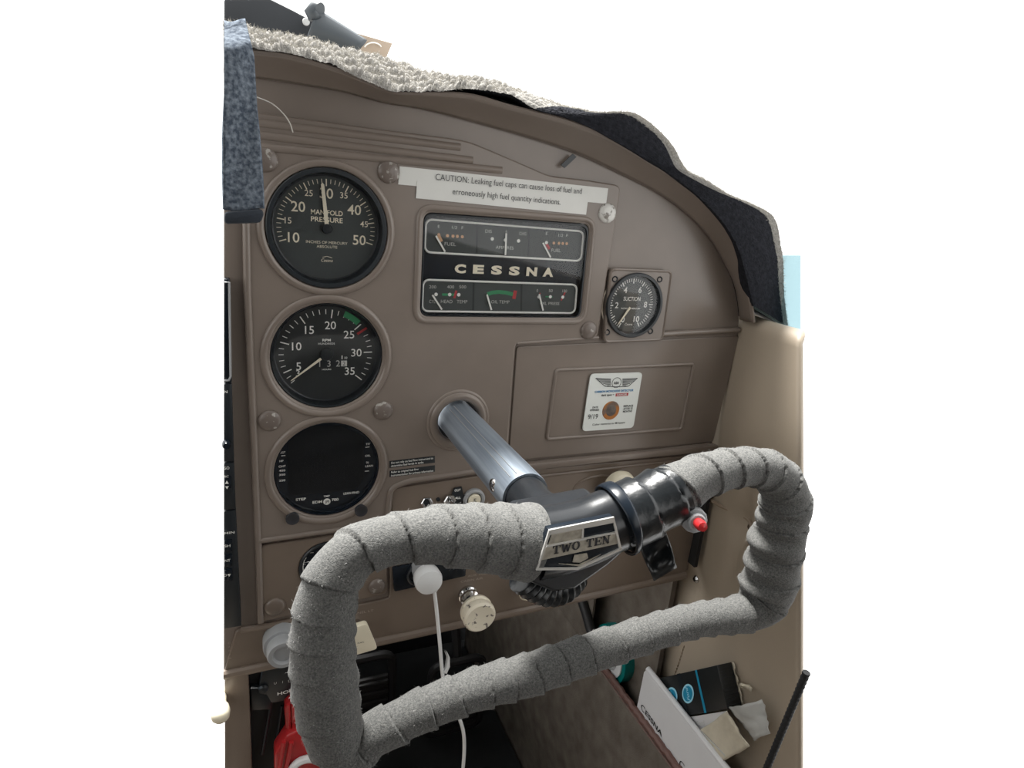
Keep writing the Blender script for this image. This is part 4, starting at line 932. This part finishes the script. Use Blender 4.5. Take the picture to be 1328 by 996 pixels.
# torn carton flap
t = thing('torn_flap_carton', 'torn cream cardboard flap with crumpled white liner lying against box', 'carton')
rnd = random.Random(11)
def crumple(name, quad, X0, m, dx, n=10, amp=.0016):
    a, b, c, d = [Vector(KB(*q)) for q in quad]; rows = []
    for i in range(n+1):
        r_ = []
        for j in range(n+1):
            s_, t_ = j/n, i/n; q = (a.lerp(b, s_)).lerp(d.lerp(c, s_), t_)
            if i in (0, n) or j in (0, n): q += Vector((rnd.uniform(-5, 5)/6.3, rnd.uniform(-5, 5)/6.3))
            p = PX(q.x, q.y, X0); p.x += dx(s_, t_) + rnd.uniform(-amp, amp)*.5; r_.append(p)
        rows.append(r_)
    o = MB().grid(rows).build(name, m, t, smooth=50); md = o.modifiers.new('t', 'SOLIDIFY'); md.thickness = .0012; return o
crumple('cream_flap', ((640, 640), (905, 455), (1110, 740), (820, 890)), .3600, M_KRAFT, lambda s_, t_: .004*math.sin(PI*s_)-.003*t_)
crumple('white_liner', ((915, 430), (1195, 360), (1255, 640), (1130, 700)), .3680, M_CARTONG, lambda s_, t_: -.010*math.sin(PI*s_)*(1-.4*t_), amp=.003)
crumple('curled_strip', ((1010, 230), (1110, 270), (1105, 300), (1015, 262)), .3780, M_KRAFT, lambda s_, t_: .003*math.sin(PI*s_), n=6)
MB().tube([PX(*KB(*q), .3590) for q in ((690, 620), (760, 690), (820, 750), (890, 825))], .0007, 6).build('crease', M_CARTONG, t)
# black cord at the right
pa = PX(1046, 872, .335); pb = PX(988, 1012, .335); cd_ = [pa.lerp(pb, k/80) for k in range(81)]
tag(MB().tube(cd_, [.0029+.0003*math.sin(k*2.2) for k in range(81)], 10).build('braided_cord', M_ROPE), 'black braided cord hanging taut in front of side wall', 'cord')

# ------------------------------------------------------------------ carpet glareshield cover
SIL = [(290, 24), (319, 29.4), (338.7, 37.2), (368, 43), (397.5, 47), (436.6, 56.8), (475.8, 64.6), (515, 75.4), (552.7, 89.6), (590.7, 99), (637, 108.6), (668.7, 119), (700, 129.6), (742.5, 140.2), (783.4, 145.8), (810, 144.6), (829, 149.4), (853.3, 167.5), (872.6, 189.2), (884.6, 211), (894.3, 223), (918.4, 235), (945, 251.9), (969, 261.5), (998, 276), (1007.6, 290.5), (1012.4, 317), (1015.9, 341), (1017, 381.7), (1022, 424.3)]
BOT = [(290, 60), (329, 65.6), (350, 66), (378, 69.5), (412, 80), (446.4, 93), (478, 106), (509, 118.5), (542, 121), (574, 118), (605.4, 114.8), (640, 120), (668.7, 127), (695, 142), (725, 150), (760, 163), (799, 184), (822, 197), (845, 211), (863, 222), (885, 238), (905, 254), (925, 274), (940, 292), (950, 308), (956, 320), (962, 336), (966, 352), (971, 372), (977, 397)]
ns = len(SIL); NC = 900
def tline(lst):
    c_ = crom([(x, y, 0) for x, y in lst], 26); return resample(c_, NC)
sil = tline([(x, y+11*(1-smooth01(420, 700, x))+3*(1-smooth01(700, 780, x))*smooth01(420, 700, x)) for x, y in SIL]); bot = tline(BOT)
cv = thing('glareshield_cover', 'grey looped carpet cover draped along the curved hood edge', 'carpet cover')
NR = 76
rows = [[] for _ in range(NR)]
for i in range(NC):
    f_ = i/(NC-1); px_ = sil[i].x
    slope = .050*(1-smooth01(640, 800, px_)) + .004
    knit = 1-.93*smooth01(640, 770, px_)
    yb_ = -.026
    B0 = P(bot[i].x, bot[i].y, yb_); T0 = P(sil[i].x, sil[i].y, yb_+slope); 
    # a point further forward that stays below the rim
    d_ = T0-B0; nrm = Vector((d_.x*0, -d_.z, slope)).normalized() if slope > .01 else Vector((0, -1, 0))
    tg_ = Vector((1, 0, 0))
    under = B0 + Vector((0, .03, 0)) + Vector((d_.x, 0, d_.z)).normalized()*min(.010, .4*d_.length)
    for r_ in range(NR):
        if r_ < 4: p = under.lerp(B0, r_/4)
        elif r_ <= 66:
            s_ = (r_-4)/62; p = B0.lerp(T0, s_)
            bul = .0035*math.sin(PI*min(1, s_*1.0))
            u_ = i/NC*92 + .22*math.sin(i*.071+6*s_) + .12*math.sin(i*.31+9*s_) ; row_ = max(0, s_*6+.10*math.sin(i*.05))
            st_ = math.floor(row_) % 2
            h_ = abs(math.sin(PI*row_))**.7*(.45+.55*abs(math.sin(PI*(u_+.5*st_+.35*(row_%1.0))))**.7)
            p = p + nrm*(bul*(.4+.6*knit) + .0040*knit*h_*(.8+.3*math.sin(i*.17+math.floor(row_)*2.3)) + .0003*rnd.uniform(-1, 1))
        else:
            s_ = (r_-66)/9; inward = Vector((-.25*smooth01(700, 900, px_), 0, -1)).normalized()
            p = T0 + Vector((0, .16*s_, 0)) + inward*(.014*s_*s_+.004*s_)
        rows[r_].append(p)
co = MB().grid(rows).build('carpet', M_CARPET, cv, smooth=70)
# shade painted dark on turned-under edge and right front face, under a lit rim
co.data.materials.append(M_CARPETD)
for pl_ in co.data.polygons:
    c_ = pl_.center; i_ = pl_.index % (NC-1); r_ = pl_.index//(NC-1)
    if r_ < 4: pl_.material_index = 1
    elif sil[i_].x > 745 and r_ < 57 - 24*math.exp(-((sil[i_].x-915)/30)**2): pl_.material_index = 1
fz = MB(); rnd = random.Random(5)
for k in range(16000):
    i = rnd.randrange(1, NC-1); r_ = min(67, max(5, int(rnd.gauss(59, 9) if sil[i].x > 700 else rnd.uniform(4, 67)))) 
    p = Vector(rows[r_][i]); l_ = rnd.uniform(.0012, .0036); d1 = Vector((rnd.uniform(-1, 1), rnd.uniform(-1, .2), rnd.uniform(-.4, 1))).normalized()
    if r_ < 56 and sil[i].x > 745: continue
    q1 = p+d1*l_*.5; q2 = q1+(d1+Vector((rnd.uniform(-1, 1), rnd.uniform(-.5, .5), rnd.uniform(-1, .6)))).normalized()*l_*.5
    sd = d1.cross(Vector((.3, 1, .2))).normalized()*.00011
    fz.add([p-sd, p+sd, q1+sd, q2, q1-sd], [(0, 1, 2, 4), (4, 2, 3)])
fo = fz.build('loose_fibres', M_FUZZ, co, 0); fo['kind'] = 'stuff'
yn_ = MB()
for k in range(26):
    x = rnd.uniform(340, 540); f_ = min(NC-2, max(1, min(range(NC), key=lambda j: abs(sil[j].x-x)))); p = Vector(rows[64][f_]); pts = [p]
    d1 = Vector((rnd.uniform(-1, 1), rnd.uniform(-.3, .3), rnd.uniform(.2, 1)))*.0018
    for j in range(4): pts.append(pts[-1]+d1); d1 = d1+Vector((rnd.uniform(-1, 1), 0, rnd.uniform(-1.4, .5)))*.0014
    yn_.tube(crom(pts, 4), .00028, 5)
fo = yn_.build('pulled_yarn', M_FUZZ, co); fo['kind'] = 'stuff'
hr_ = MB().tube(crom([P(333, 126, -.03), P(352, 134, -.032), P(366, 146, -.032), P(375, 158, -.032), P(380, 172, -.032)], 8), .00035, 5)
tag(hr_.build('loose_thread', M_FUZZ), 'pale curved thread dangling in front of the upper panel ribs', 'thread')
# hanging felt end of the cover
t = thing('felt_flap', 'blue-grey felt flap with dark hem hanging over the panel edge', 'felt flap')
YF = -.050; rows = []
L_ = [(290.5, 30), (290.5, 150), (290.5, 272)]; R_ = [(325, 38), (333, 150), (340.5, 270)]
for i in range(41):
    f_ = i/40; yl = 26+246*f_
    xr = 318+9*min(1, f_*5)+14*f_; row = []
    for j in range(17):
        s_ = j/16; q = P(290.5+(xr-290.5)*s_, yl+2*math.sin(s_*5), YF + .02*(1-smooth01(0, .15, f_)) - .003*math.sin(s_*3+f_*4)); row.append(q)
    rows.append(row)
o = MB().grid(rows).build('felt', M_DENIM, t, smooth=70); md = o.modifiers.new('t', 'SOLIDIFY'); md.thickness = .003
MB().prism([P(x, y, YF-.003) for x, y in ((290.5, 275), (341, 271), (342, 279), (338, 289.5), (290.5, 291))], (0, .007, 0)).build('hem', M_NAVY, t, bevel=.002)

# ------------------------------------------------------------------ dark sunshade with tag on top of the cover
t = thing('folded_sunshade', 'dark slate folded sunshade with curled flap lying behind the carpet rim', 'sunshade')
YS = .075
K1 = KZ(280, 0, 5.108); K7 = KZ(380, 0, 8.3)
MB().prism([P(*q, YS) for q in ((290.5, -2), (350, -2), (382, 14), (410, 29), (404, 62), (290.5, 50))], (0, .008, 0)).build('shade_board', M_SHADE, t, bevel=.0015)
rows = []
for i in range(15):
    f_ = i/14; row = []
    top = Vector(K7(255, 85)).lerp(Vector(K7(800, 430)), f_); botm = Vector(K7(150, 390)).lerp(Vector(K7(690, 520)), f_); botm.y += 6
    for j in range(13):
        s_ = j/12; q = top.lerp(botm, s_); row.append(P(q.x, q.y, YS-.012-.010*math.sin(PI*s_*.7+.5)*(1-.3*f_)))
    rows.append(row)
o = MB().grid(rows).build('curled_flap', M_SHADEL, t, smooth=70); md = o.modifiers.new('t', 'SOLIDIFY'); md.thickness = .003
MB().tube([P(*K7(232, 215), YS-.018), P(*K7(215, 150), YS-.018), P(*K7(255, 92), YS-.018), P(*K7(290, 110), YS-.02)], [.004, .006, .0055, .005], 14).build('rolled_end', M_SHADEL, t, smooth=70)
tg = MB().prism([P(*K7(*q), YS+.012) for q in ((600, 330), (1072, 465), (1010, 610), (640, 590))], (0, .003, 0)).build('beige_tag', M_TAG, t, bevel=.0006)
MB().tube([P(*K7(860+95*math.cos(a), 530-70*math.sin(a)), YS+.011) for a in [rad(20+140*k/14) for k in range(15)]], .0005, 5).build('tag_print', M_WHITE, tg)
MB().lathe(P(*K7(140, 235), YS-.001), [(0, .001), (.0022, .001), (.0026, 0)], 14).build('snap', M_WPLAS, t)
